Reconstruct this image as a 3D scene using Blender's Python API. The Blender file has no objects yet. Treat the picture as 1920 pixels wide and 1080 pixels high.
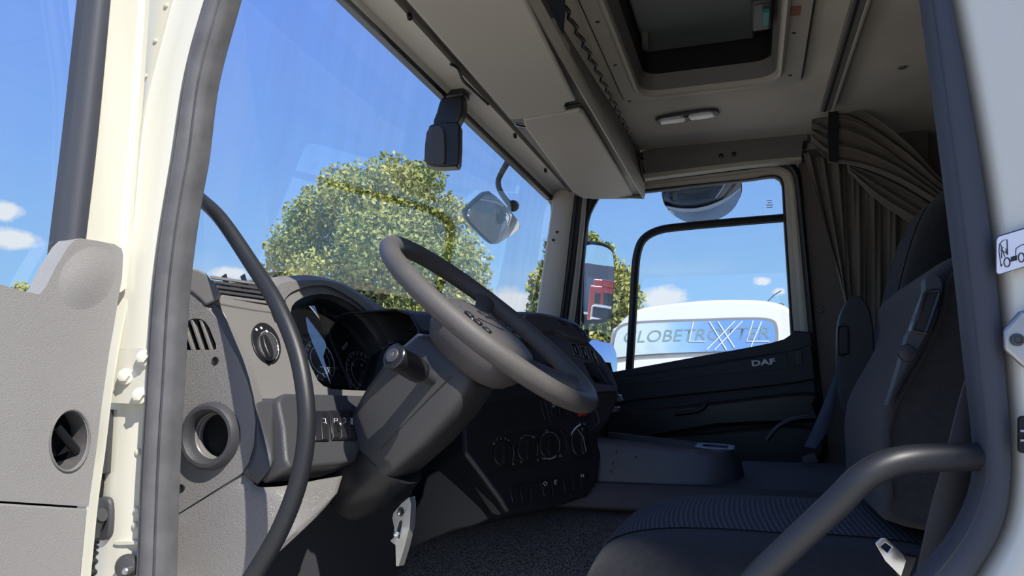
import bpy, bmesh, math, random
import numpy as np
from mathutils import Vector, Matrix
from math import sin, cos, pi, radians
S = bpy.context.scene
COL = S.collection
# ------------------------------------------------------------------ camera, sky, sun, exposure
YAW = radians(17.67); PIT = radians(7.53); FPX = 1400.0
CAM = Vector((0, 0, 2.0))
cd = bpy.data.cameras.new('camera'); cam = bpy.data.objects.new('camera', cd); COL.objects.link(cam)
cam.location = CAM; cam.rotation_euler = (pi/2 + PIT, 0, YAW)
cd.sensor_width = 36; cd.lens = 36*FPX/1920; cd.clip_start = .02; cd.clip_end = 900
S.camera = cam
S.view_settings.view_transform = 'Standard'; S.view_settings.look = 'None'
S.view_settings.exposure = 0.0; S.view_settings.gamma = 1; S.view_settings.use_curve_mapping = False
CLOUDS = ((-6.09, 6.5, 2.13, 0.9), (1.13, 7.6, 0.7, 0.33), (-17.59, 6.43, 1.72, 1.06), (-52.37, 11.12, 1.06, 0.61), (-51.58, 9.34, 2.05, 0.7), (-38.26, 8.13, 1.72, 0.53), (2.2, 6.85, 0.57, 0.37), (-19.95, 9.73, 0.57, 0.16), (7.04, 6.1, 2.46, 0.82), (-28.22, 4.99, 2.46, 0.82))
w = bpy.data.worlds.new('sky'); S.world = w; w.use_nodes = True
nt = w.node_tree; nt.nodes.clear(); N = nt.nodes.new; LK = nt.links.new
out = N('ShaderNodeOutputWorld'); bg = N('ShaderNodeBackground'); bg.inputs[1].default_value = 1.0
tc = N('ShaderNodeTexCoord'); sx = N('ShaderNodeSeparateXYZ'); LK(tc.outputs['Generated'], sx.inputs[0])
ramp = N('ShaderNodeValToRGB'); e = ramp.color_ramp.elements
e[0].position = 0; e[0].color = (.42, .68, .97, 1)
e[1].position = 1; e[1].color = (.17, .29, .66, 1)
for p_, c_ in ((.12, (.33, .60, .97)), (.28, (.24, .46, .97)), (.5, (.18, .35, .95))):
    n_ = ramp.color_ramp.elements.new(p_); n_.color = (*c_, 1)
LK(sx.outputs[2], ramp.inputs[0])
mp = N('ShaderNodeMapping'); mp.inputs['Scale'].default_value = (1, 1, 2.6); mp.inputs['Location'].default_value = (.37, .1, .05)
LK(tc.outputs['Generated'], mp.inputs[0])
noi = N('ShaderNodeTexNoise'); noi.inputs['Scale'].default_value = 4.2; noi.inputs['Detail'].default_value = 9; noi.inputs['Roughness'].default_value = .55
LK(mp.outputs[0], noi.inputs[0])
cr = N('ShaderNodeMapRange'); cr.inputs[1].default_value = .53; cr.inputs[2].default_value = .63; LK(noi.outputs[0], cr.inputs[0])
hr = N('ShaderNodeMapRange'); hr.inputs[1].default_value = .17; hr.inputs[2].default_value = .10; LK(sx.outputs[2], hr.inputs[0])
mu = N('ShaderNodeMath'); mu.operation = 'MULTIPLY'; LK(cr.outputs[0], mu.inputs[0]); LK(hr.outputs[0], mu.inputs[1])
nrm = N('ShaderNodeVectorMath'); nrm.operation = 'NORMALIZE'; LK(tc.outputs['Generated'], nrm.inputs[0])
nz2 = N('ShaderNodeTexNoise'); nz2.inputs['Scale'].default_value = 26; nz2.inputs['Detail'].default_value = 8; nz2.inputs['Roughness'].default_value = .6; LK(nrm.outputs[0], nz2.inputs[0])
_r = Vector((cos(YAW), sin(YAW), 0)); _f = Vector((-sin(YAW)*cos(PIT), cos(YAW)*cos(PIT), sin(PIT))); _u = _r.cross(_f)
best = None
# low cumulus clouds, each (azimuth from the Y axis, elevation, half width, half height), in degrees
for az, el, hw_, hh_ in CLOUDS:
    az, el = radians(az), radians(el); c_ = Vector((sin(az)*cos(el), cos(az)*cos(el), sin(el)))
    su = N('ShaderNodeVectorMath'); su.operation = 'SUBTRACT'; LK(nrm.outputs[0], su.inputs[0]); su.inputs[1].default_value = c_
    ml_ = N('ShaderNodeVectorMath'); ml_.operation = 'MULTIPLY'; LK(su.outputs[0], ml_.inputs[0]); ml_.inputs[1].default_value = (1/radians(hw_), 1/radians(hw_), 1/radians(hh_))
    le_ = N('ShaderNodeVectorMath'); le_.operation = 'LENGTH'; LK(ml_.outputs[0], le_.inputs[0])
    if best is None: best = le_.outputs['Value']
    else:
        mi_ = N('ShaderNodeMath'); mi_.operation = 'MINIMUM'; LK(best, mi_.inputs[0]); LK(le_.outputs['Value'], mi_.inputs[1]); best = mi_.outputs[0]
ad_ = N('ShaderNodeMath'); ad_.operation = 'MULTIPLY_ADD'; LK(nz2.outputs[0], ad_.inputs[0]); ad_.inputs[1].default_value = -2.6; LK(best, ad_.inputs[2])
mr_ = N('ShaderNodeMapRange'); LK(ad_.outputs[0], mr_.inputs[0]); mr_.inputs[1].default_value = -.25; mr_.inputs[2].default_value = -.85
sc_ = N('ShaderNodeMath'); sc_.operation = 'MULTIPLY'; LK(mu.outputs[0], sc_.inputs[0]); sc_.inputs[1].default_value = .35
m9 = N('ShaderNodeMath'); m9.operation = 'MAXIMUM'; LK(mr_.outputs[0], m9.inputs[0]); LK(sc_.outputs[0], m9.inputs[1]); mu = m9
mx = N('ShaderNodeMix'); mx.data_type = 'RGBA'; LK(mu.outputs[0], mx.inputs[0]); LK(ramp.outputs[0], mx.inputs[6]); mx.inputs[7].default_value = (.86, .9, .97, 1)
LK(mx.outputs[2], bg.inputs[0]); LK(bg.outputs[0], out.inputs[0])
sd = bpy.data.lights.new('sun', 'SUN'); sun = bpy.data.objects.new('sun', sd); COL.objects.link(sun)
sd.energy = 6.2; sd.color = (1, .95, .86); sd.angle = radians(.45)
SUN = Vector((-1.4, 1.0, -1.75)).normalized()
sun.rotation_euler = SUN.to_track_quat('-Z', 'Y').to_euler(); sun.location = (8, -8, 14)

# ------------------------------------------------------------------ helpers
_R = Vector((cos(YAW), sin(YAW), 0)); _F = Vector((-sin(YAW)*cos(PIT), cos(YAW)*cos(PIT), sin(PIT))); _U = _R.cross(_F)
def ray(u, v): return _F + _R*((u-960)/FPX) + _U*((540-v)/FPX)
def P(u, v, X=None, Y=None, Z=None, pl=None):
    """point of the place seen at (u, v) on the surface X=, Y=, Z= or the plane pl=(point, normal)"""
    d = ray(u, v)
    if pl is not None: t = (Vector(pl[0])-CAM).dot(Vector(pl[1]))/d.dot(Vector(pl[1]))
    elif X is not None: t = (X-CAM.x)/d.x
    elif Y is not None: t = (Y-CAM.y)/d.y
    else: t = (Z-CAM.z)/d.z
    return CAM + d*t
def PL(pts, **k): return [P(u, v, **k) for u, v in pts]

def tag(o, label=None, cat=None, group=None, kind=None):
    if label: o['label'] = label
    if cat: o['category'] = cat
    if group: o['group'] = group
    if kind: o['kind'] = kind
    return o
def thing(name, label, cat, loc=(0, 0, 0), group=None):
    o = bpy.data.objects.new(name, None); COL.objects.link(o); o.location = loc; o.empty_display_size = .05
    return tag(o, label, cat, group)
def struct_root(name, loc=(0, 0, 0)):
    o = bpy.data.objects.new(name, None); COL.objects.link(o); o.location = loc; o.empty_display_size = .05
    return tag(o, kind='structure')
def link(name, me, mat, parent=None, smooth=True, bevel=0, bseg=2, sub=0, solid=0, kind=None):
    o = bpy.data.objects.new(name, me); COL.objects.link(o)
    if mat is not None: me.materials.append(mat)
    if smooth:
        me.polygons.foreach_set('use_smooth', [True]*len(me.polygons))
        try: me.set_sharp_from_angle(angle=radians(38))
        except Exception: pass
    if solid:
        m = o.modifiers.new('s', 'SOLIDIFY'); m.thickness = abs(solid); m.offset = -1 if solid > 0 else 1
    if bevel:
        m = o.modifiers.new('b', 'BEVEL'); m.width = bevel; m.segments = bseg; m.limit_method = 'ANGLE'; m.angle_limit = radians(35); m.harden_normals = False
    if sub:
        m = o.modifiers.new('u', 'SUBSURF'); m.levels = sub; m.render_levels = sub
    if parent is not None:
        o.parent = parent
        off = Vector(parent.location) if parent.parent is None else Vector((0, 0, 0))
        o.matrix_parent_inverse = Matrix.Translation(-off)
    if kind: o['kind'] = kind
    return o
def M_(verts, faces):
    me = bpy.data.meshes.new('m'); me.from_pydata([tuple(v) for v in verts], [], faces); me.update(); return me
def fixn(me):
    bm = bmesh.new(); bm.from_mesh(me); bmesh.ops.recalc_face_normals(bm, faces=bm.faces); bm.to_mesh(me); bm.free(); return me
def grid(rows, cyc=False):
    n = len(rows[0]); vs = [p for r in rows for p in r]; fs = []
    for i in range(len(rows)-1):
        for j in range(n if cyc else n-1):
            a = i*n+j; b = i*n+(j+1) % n
            fs.append((a, b, b+n, a+n))
    return vs, fs
def sheet(name, rows, mat, parent=None, cyc=False, **k):
    v, f = grid(rows, cyc); return link(name, M_(v, f), mat, parent, **k)
def loft(name, rows, mat, parent=None, **k):
    """closed cross sections joined and capped"""
    v, f = grid(rows, True); n = len(rows[0])
    f.append(tuple(range(n))[::-1]); f.append(tuple(range((len(rows)-1)*n, len(rows)*n)))
    return link(name, fixn(M_(v, f)), mat, parent, **k)
def plate(name, outer, vec, mat, parent=None, holes=(), **k):
    """solid with the given front outline (3D points), extruded by vec, with holes cut through it"""
    bm = bmesh.new(); vec = Vector(vec); loops = [outer]+list(holes); es = []; lv = []
    for lp in loops:
        vs = [bm.verts.new(p) for p in lp]; lv.append(vs)
        for i in range(len(vs)): es.append(bm.edges.new((vs[i], vs[(i+1) % len(vs)])))
    if len(loops) == 1: fs = [bm.faces.new(lv[0])]
    else:
        r = bmesh.ops.triangle_fill(bm, edges=es, use_dissolve=False); fs = [g for g in r['geom'] if isinstance(g, bmesh.types.BMFace)]
    if vec.length > 0:
        mp_ = {}
        for vs in lv:
            for v in vs: mp_[v] = bm.verts.new(v.co+vec)
        for f in list(fs): bm.faces.new([mp_[v] for v in f.verts][::-1])
        for vs in lv:
            for i in range(len(vs)):
                a, b = vs[i], vs[(i+1) % len(vs)]; bm.faces.new((a, b, mp_[b], mp_[a]))
    bmesh.ops.recalc_face_normals(bm, faces=bm.faces)
    me = bpy.data.meshes.new('m'); bm.to_mesh(me); bm.free()
    return link(name, me, mat, parent, **k)
def smooth_pts(pts, n=8, cyc=False):
    P_ = [Vector(p) for p in pts]; o = []; L = len(P_)
    for i in range(L if cyc else L-1):
        if cyc: a, b, c, d = P_[i-1], P_[i], P_[(i+1) % L], P_[(i+2) % L]
        else: a, b, c, d = P_[max(i-1, 0)], P_[i], P_[i+1], P_[min(i+2, L-1)]
        for k in range(n):
            t = k/n
            o.append(.5*((2*b)+(c-a)*t+(2*a-5*b+4*c-d)*t*t+(3*b-a-3*c+d)*t**3))
    if not cyc: o.append(P_[-1])
    return o
def s2(pts, n=4, cyc=True):
    return [(p.x, p.y) for p in smooth_pts([(a, b, 0) for a, b in pts], n, cyc)]
def tube(name, pts, r, mat, parent=None, seg=16, cyc=False, **k):
    pts = [Vector(p) for p in pts]; L = len(pts)
    if not hasattr(r, '__len__'): r = [r]*L
    elif len(r) != L: r = list(np.interp(np.linspace(0, 1, L), np.linspace(0, 1, len(r)), r))
    rows = []; up = None
    for i, p in enumerate(pts):
        if cyc: t = pts[(i+1) % L]-pts[i-1]
        else: t = pts[min(i+1, L-1)]-pts[max(i-1, 0)]
        t.normalize()
        if up is None: up = t.orthogonal().normalized()
        up = (up-t*up.dot(t)).normalized(); sd_ = t.cross(up)
        rows.append([p+(up*cos(2*pi*j/seg)+sd_*sin(2*pi*j/seg))*r[i] for j in range(seg)])
    if cyc:
        # close the twist by matching the first ring
        rows.append(rows[0]); v, f = grid(rows, True)
        me = M_(v, f); bm = bmesh.new(); bm.from_mesh(me); bmesh.ops.remove_doubles(bm, verts=bm.verts, dist=1e-5); bm.to_mesh(me); bm.free()
        return link(name, fixn(me), mat, parent, **k)
    return loft(name, rows, mat, parent, **k)
def frame(n):
    n = Vector(n).normalized(); a = Vector((0, 0, 1)) if abs(n.z) < .9 else Vector((1, 0, 0))
    x = a.cross(n).normalized(); return x, n.cross(x), n      # x sideways, y up, n out
def rbox(name, c, size, mat, parent=None, ax=None, bevel=.004, **k):
    X, Y, Z = ax if ax else (Vector((1, 0, 0)), Vector((0, 1, 0)), Vector((0, 0, 1)))
    c = Vector(c); vs = []
    for i in (-1, 1):
        for j in (-1, 1):
            for l in (-1, 1): vs.append(c+X*i*size[0]/2+Y*j*size[1]/2+Z*l*size[2]/2)
    fs = [(0, 1, 3, 2), (4, 6, 7, 5), (0, 4, 5, 1), (2, 3, 7, 6), (0, 2, 6, 4), (1, 5, 7, 3)]
    return link(name, fixn(M_(vs, fs)), mat, parent, bevel=bevel, **k)
def lathe(name, c, axis, prof, mat, parent=None, seg=40, sx=1, sy=1, cap=True, **k):
    """prof: (radius, height along axis)"""
    X, Y, Z = frame(axis); c = Vector(c)
    rows = [[c+Z*h+(X*cos(2*pi*j/seg)*sx+Y*sin(2*pi*j/seg)*sy)*r for j in range(seg)] for r, h in prof]
    if cap: return loft(name, rows, mat, parent, **k)
    return sheet(name, rows, mat, parent, cyc=True, **k)
def carry_up(q):
    """let a pillar edge run on upwards to the roof"""
    if q[0][1] > -20: return q
    (u0, v0), (u1, v1) = q[0], q[2]; k = 230/(v1-v0); return [(u0-(u1-u0)*k, v0-230)]+list(q)
def band(name, lp, rp, Y, mat, parent=None, bulge=.02, n=8, prof=None, rY=None, sm=5, back=True, **k):
    """a rounded strip between two edges"""
    lp, rp = carry_up(lp), carry_up(rp)
    a = smooth_pts([P(u, v, Y=Y) for u, v in lp], sm); b = smooth_pts([P(u, v, Y=(Y if rY is None else rY)) for u, v in rp], sm)
    m = max(len(a), len(b))
    def rs(q):
        q = np.array(q); s = np.concatenate([[0], np.cumsum(np.linalg.norm(np.diff(q, axis=0), axis=1))]); t = np.linspace(0, s[-1], m)
        return [Vector([np.interp(x, s, q[:, i]) for i in range(3)]) for x in t]
    a, b = rs(a), rs(b)
    pf = prof or [(j/n, sin(pi*j/n)) for j in range(n+1)]
    rows = []
    for p, q in zip(a, b):
        r_ = [p.lerp(q, t)+Vector((0, -bulge*h, 0)) for t, h in pf]
        if back: r_ += [q+Vector((0, .02, 0)), p+Vector((0, .02, 0))]
        rows.append(r_)
    if back: return loft(name, rows, mat, parent, **k)
    return sheet(name, rows, mat, parent, **k)
def text(name, body, c, xd, nd, h, mat, parent=None, ext=.0006, sx=1, shear=0, bold=0, align='CENTER'):
    cu = bpy.data.curves.new('t', 'FONT'); cu.body = body; cu.size = 1; cu.extrude = 0; cu.align_x = align; cu.align_y = 'CENTER'; cu.shear = shear; cu.offset = bold
    cu.resolution_u = 3
    o = bpy.data.objects.new('t', cu); COL.objects.link(o); dg = bpy.context.evaluated_depsgraph_get()
    me = bpy.data.meshes.new_from_object(o.evaluated_get(dg)); bpy.data.objects.remove(o); bpy.data.curves.remove(cu)
    xd = Vector(xd).normalized(); nd = Vector(nd).normalized(); xd = (xd-nd*xd.dot(nd)).normalized(); yd = nd.cross(xd); c = Vector(c)
    for v in me.vertices: v.co = c+xd*v.co.x*h*sx+yd*v.co.y*h+nd*ext
    return link(name, me, mat, parent, smooth=False)
def circ(c, axis, r, n=24, sx=1, sy=1, rot=0):
    X, Y, Z = frame(axis); c = Vector(c)
    return [c+(X*cos(rot+2*pi*j/n)*sx+Y*sin(rot+2*pi*j/n)*sy)*r for j in range(n)]
def ell(cu_, cv, rx, ry, n=24, rot=0):
    return [(cu_+rx*cos(2*pi*j/n)*cos(rot)-ry*sin(2*pi*j/n)*sin(rot), cv+rx*cos(2*pi*j/n)*sin(rot)+ry*sin(2*pi*j/n)*cos(rot)) for j in range(n)]
def rrect(cx, cy, w_, h_, r, n=5):
    o = []
    for k, (sx_, sy_) in enumerate(((1, 1), (-1, 1), (-1, -1), (1, -1))):
        for j in range(n+1):
            a = k*pi/2+j/n*pi/2; o.append((cx+sx_*(w_/2-r)+r*cos(a), cy+sy_*(h_/2-r)+r*sin(a)))
    return o

# ------------------------------------------------------------------ materials
def mat(name, col, rough=.5, metal=0, bump=0, scale=200, kind='noise', spec=.5, coat=0, var=0, vscale=3, emit=0, sheen=0, dist=.002, col2=None):
    m = bpy.data.materials.new(name); m.use_nodes = True; t = m.node_tree; b = t.nodes['Principled BSDF']
    b.inputs['Base Color'].default_value = (*col, 1); b.inputs['Roughness'].default_value = rough; b.inputs['Metallic'].default_value = metal
    b.inputs['Specular IOR Level'].default_value = spec; b.inputs['Coat Weight'].default_value = coat; b.inputs['Sheen Weight'].default_value = sheen
    tcn = t.nodes.new('ShaderNodeTexCoord')
    if bump:
        if kind == 'voronoi':
            x = t.nodes.new('ShaderNodeTexVoronoi'); x.feature = 'DISTANCE_TO_EDGE'; x.inputs['Scale'].default_value = scale; o_ = x.outputs[0]
            mr = t.nodes.new('ShaderNodeMapRange'); mr.inputs[2].default_value = .12; t.links.new(o_, mr.inputs[0]); o_ = mr.outputs[0]
        elif kind == 'wave':
            x = t.nodes.new('ShaderNodeTexWave'); x.inputs['Scale'].default_value = scale; x.bands_direction = 'X'; o_ = x.outputs[1]
        else:
            x = t.nodes.new('ShaderNodeTexNoise'); x.inputs['Scale'].default_value = scale; x.inputs['Detail'].default_value = 3; o_ = x.outputs[0]
        t.links.new(tcn.outputs['Object'], x.inputs['Vector'])
        bn = t.nodes.new('ShaderNodeBump'); bn.inputs['Strength'].default_value = bump; bn.inputs['Distance'].default_value = dist
        t.links.new(o_, bn.inputs['Height']); t.links.new(bn.outputs[0], b.inputs['Normal'])
    if var or col2:
        x = t.nodes.new('ShaderNodeTexNoise'); x.inputs['Scale'].default_value = vscale; x.inputs['Detail'].default_value = 6; t.links.new(tcn.outputs['Object'], x.inputs['Vector'])
        mr = t.nodes.new('ShaderNodeMapRange'); mr.inputs[1].default_value = .3; mr.inputs[2].default_value = .7; t.links.new(x.outputs[0], mr.inputs[0])
        mi = t.nodes.new('ShaderNodeMix'); mi.data_type = 'RGBA'; t.links.new(mr.outputs[0], mi.inputs[0])
        mi.inputs[6].default_value = (*col, 1); mi.inputs[7].default_value = (*(col2 or [c*(1-var) for c in col]), 1); t.links.new(mi.outputs[2], b.inputs['Base Color'])
    if emit: b.inputs['Emission Color'].default_value = (*col, 1); b.inputs['Emission Strength'].default_value = emit
    return m
def glass(name, tint=(1, 1, 1), ior=1.5, rough=0, gcol=(1, 1, 1), dirt=0):
    m = bpy.data.materials.new(name); m.use_nodes = True; t = m.node_tree; t.nodes.clear()
    o = t.nodes.new('ShaderNodeOutputMaterial'); tr = t.nodes.new('ShaderNodeBsdfTransparent'); g = t.nodes.new('ShaderNodeBsdfGlossy'); f = t.nodes.new('ShaderNodeMath')
    mxs = t.nodes.new('ShaderNodeMixShader'); tr.inputs[0].default_value = (*tint, 1); g.inputs['Roughness'].default_value = rough; g.inputs[0].default_value = (*gcol, 1)
    ge = t.nodes.new('ShaderNodeNewGeometry'); dt_ = t.nodes.new('ShaderNodeVectorMath'); dt_.operation = 'DOT_PRODUCT'; t.links.new(ge.outputs['Normal'], dt_.inputs[0]); t.links.new(ge.outputs['Incoming'], dt_.inputs[1])
    def mth(op, a_, b_=None):
        q_ = t.nodes.new('ShaderNodeMath'); q_.operation = op
        for i_, v_ in enumerate((a_, b_)):
            if v_ is None: continue
            if isinstance(v_, (int, float)): q_.inputs[i_].default_value = v_
            else: t.links.new(v_, q_.inputs[i_])
        return q_.outputs[0]
    F0 = 2*((ior-1)/(ior+1))**2      # two surfaces, Schlick's approximation
    pw_ = mth('POWER', mth('SUBTRACT', 1.0, mth('ABSOLUTE', dt_.outputs['Value'])), 5.0)
    f.operation = 'ADD'; f.inputs[1].default_value = F0; t.links.new(mth('MULTIPLY', pw_, 1-F0), f.inputs[0])
    t.links.new(f.outputs[0], mxs.inputs[0]); t.links.new(tr.outputs[0], mxs.inputs[1]); t.links.new(g.outputs[0], mxs.inputs[2])
    last = mxs.outputs[0]
    if dirt:   # a thin film of dust on the pane
        d = t.nodes.new('ShaderNodeBsdfDiffuse'); d.inputs[0].default_value = (.7, .7, .68, 1); m2 = t.nodes.new('ShaderNodeMixShader')
        tcn = t.nodes.new('ShaderNodeTexCoord'); mpn = t.nodes.new('ShaderNodeMapping'); mpn.inputs['Scale'].default_value = (1, 5, 1); nz = t.nodes.new('ShaderNodeTexNoise'); nz.inputs['Scale'].default_value = 4; nz.inputs['Detail'].default_value = 8
        mr = t.nodes.new('ShaderNodeMapRange'); mr.inputs[1].default_value = .35; mr.inputs[2].default_value = .8; mr.inputs[4].default_value = dirt
        t.links.new(tcn.outputs['Object'], mpn.inputs[0]); t.links.new(mpn.outputs[0], nz.inputs[0]); t.links.new(nz.outputs[0], mr.inputs[0]); t.links.new(mr.outputs[0], m2.inputs[0])
        t.links.new(last, m2.inputs[1]); t.links.new(d.outputs[0], m2.inputs[2]); last = m2.outputs[0]
    t.links.new(last, o.inputs[0]); return m
GREY = mat('grey_grained_plastic', (.215, .208, .203), .42, bump=.55, scale=300, kind='voronoi', dist=.0010, var=.12, vscale=6)
DOORG = mat('door_grey_plastic', (.31, .302, .296), .42, bump=.4, scale=330, kind='voronoi', dist=.0008, var=.1, vscale=5)
GREYS = mat('smooth_grey_plastic', (.19, .184, .18), .38, bump=.1, scale=500, dist=.0004, var=.08, vscale=8)
DGREY = mat('dark_grey_plastic', (.055, .056, .062), .42, bump=.3, scale=500, kind='voronoi', dist=.0005)
DARK = mat('black_plastic', (.013, .0135, .016), .38, bump=.12, scale=400, dist=.0004)
BLACK = mat('matt_black', (.004, .004, .005), .7)
NAVY = mat('dark_door_plastic', (.022, .025, .034), .5, bump=.25, scale=450, kind='voronoi', dist=.0005)
TRAY = mat('blue_grey_plastic', (.048, .051, .064), .45, bump=.2, scale=450, dist=.0005, var=.15, vscale=5)
CONS = mat('console_black', (.016, .017, .022), .35, bump=.1, scale=400, dist=.0004)
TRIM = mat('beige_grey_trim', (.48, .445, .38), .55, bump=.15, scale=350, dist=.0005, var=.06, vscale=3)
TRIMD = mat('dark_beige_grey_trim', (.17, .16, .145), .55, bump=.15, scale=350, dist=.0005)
HEAD = mat('headliner_fabric', (.66, .605, .50), .95, bump=.6, scale=260, dist=.0015, var=.15, vscale=4, sheen=.2)
PAINT = mat('cream_white_paint', (.67, .655, .56), .28, coat=.5, bump=.03, scale=25, dist=.001, var=.03, vscale=4)
PAINTW = mat('white_paint', (.86, .87, .86), .25, coat=.5)
RUB = mat('seal_rubber', (.125, .125, .132), .55, bump=.5, scale=90, dist=.0008, var=.3, vscale=25)
RUBD = mat('black_rubber', (.012, .012, .014), .5)
BRUB = mat('door_seal_rubber', (.045, .05, .065), .6, bump=.2, scale=60, dist=.0006)
RIM = mat('wheel_leather', (.105, .098, .094), .52, bump=.35, scale=500, kind='voronoi', dist=.0004, var=.15, vscale=20)
CHR = mat('chrome', (.75, .76, .78), .18, metal=1)
STEEL = mat('dull_metal', (.48, .48, .47), .38, metal=.8, bump=.2, scale=80, dist=.0006, var=.25, vscale=30)
WHT = mat('white_marking', (.88, .88, .90), .5)
GMK = mat('grey_marking', (.42, .42, .42), .5)
RED = mat('red_plastic', (.35, .02, .015), .4)
REDST = mat('red_brown_sticker', (.30, .07, .045), .5)
TEAL = mat('teal_plastic', (.02, .22, .2), .5)
VEL = mat('velour_fabric', (.016, .017, .022), .95, bump=.9, scale=420, dist=.002, var=.4, vscale=60, sheen=.09)
CURT = mat('curtain_cloth', (.16, .14, .118), .9, bump=.4, scale=200, dist=.001, sheen=.2, var=.15, vscale=8)
BELT = mat('grey_belt_webbing', (.065, .06, .06), .8, bump=.5, scale=500, dist=.0006)
BELTB = mat('blue_belt_webbing', (.06, .075, .11), .7, bump=.4, scale=400, dist=.0006)
WALLT = mat('side_wall_trim', (.15, .13, .118), .85, bump=.4, scale=220, dist=.001)
GL = glass('window_glass', (.93, .965, .97), 1.5, dirt=.03)
GLW = glass('windscreen_glass', (.95, .975, .99), 1.52, dirt=.10)
LENS = glass('instrument_glass', (.9, .92, .95), 1.75)
MIR = mat('mirror_glass', (.93, .95, .95), .008, metal=1)
def stripe_fabric():
    m = mat('striped_seat_fabric', (.03, .032, .042), .85, bump=.8, scale=600, dist=.0012); t = m.node_tree; b = t.nodes['Principled BSDF']
    tcn = t.nodes.new('ShaderNodeTexCoord'); sp = t.nodes.new('ShaderNodeSeparateXYZ'); t.links.new(tcn.outputs['Object'], sp.inputs[0])
    def saw(sock, f, thr):
        a = t.nodes.new('ShaderNodeMath'); a.operation = 'MULTIPLY'; a.inputs[1].default_value = f; t.links.new(sock, a.inputs[0])
        q = t.nodes.new('ShaderNodeMath'); q.operation = 'SINE'; t.links.new(a.outputs[0], q.inputs[0])
        g = t.nodes.new('ShaderNodeMath'); g.operation = 'GREATER_THAN'; g.inputs[1].default_value = thr; t.links.new(q.outputs[0], g.inputs[0]); return g.outputs[0]
    # ribs across, dots along each rib
    ad = t.nodes.new('ShaderNodeMath'); ad.operation = 'ADD'; t.links.new(sp.outputs[0], ad.inputs[0]); t.links.new(sp.outputs[2], ad.inputs[1])
    s1 = saw(ad.outputs[0], 2*pi/.0085, .5); s2_ = saw(sp.outputs[1], 2*pi/.0042, .1)
    ml = t.nodes.new('ShaderNodeMath'); ml.operation = 'MULTIPLY'; t.links.new(s1, ml.inputs[0]); t.links.new(s2_, ml.inputs[1])
    mi = t.nodes.new('ShaderNodeMix'); mi.data_type = 'RGBA'; t.links.new(ml.outputs[0], mi.inputs[0]); mi.inputs[6].default_value = (.026, .028, .038, 1); mi.inputs[7].default_value = (.15, .15, .17, 1)
    t.links.new(mi.outputs[2], b.inputs['Base Color']); return m
SFAB = stripe_fabric()
def mat_floor():
    m = mat('rubber_floor_mat', (.07, .07, .078), .6); t = m.node_tree; b = t.nodes['Principled BSDF']
    tcn = t.nodes.new('ShaderNodeTexCoord'); v = t.nodes.new('ShaderNodeTexVoronoi'); v.feature = 'F1'; v.inputs['Scale'].default_value = 230; t.links.new(tcn.outputs['Object'], v.inputs['Vector'])
    r = t.nodes.new('ShaderNodeMapRange'); r.inputs[1].default_value = .25; r.inputs[2].default_value = .5; t.links.new(v.outputs[0], r.inputs[0])
    mi = t.nodes.new('ShaderNodeMix'); mi.data_type = 'RGBA'; t.links.new(r.outputs[0], mi.inputs[0]); mi.inputs[6].default_value = (.012, .012, .013, 1); mi.inputs[7].default_value = (.12, .115, .115, 1)
    t.links.new(mi.outputs[2], b.inputs['Base Color'])
    bn = t.nodes.new('ShaderNodeBump'); bn.inputs['Strength'].default_value = .8; bn.inputs['Distance'].default_value = .002; t.links.new(r.outputs[0], bn.inputs['Height']); t.links.new(bn.outputs[0], b.inputs['Normal'])
    return m
MATF = mat_floor()
TUN = mat('grey_tunnel_carpet', (.048, .049, .060), .8, bump=.5, scale=300, dist=.0012, var=.2, vscale=10)
ASPH = mat('pale_concrete_yard', (.60, .54, .43), .9, bump=.3, scale=8, var=.15, vscale=.5)
LEAF = mat('leaf_green', (.19, .27, .075), .55, var=.55, vscale=1.3, col2=(.46, .43, .11))
LEAF2 = mat('leaf_dark_green', (.09, .16, .03), .6, col2=(.20, .27, .05), vscale=2)
BARK = mat('bark', (.10, .075, .05), .9)

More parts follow.
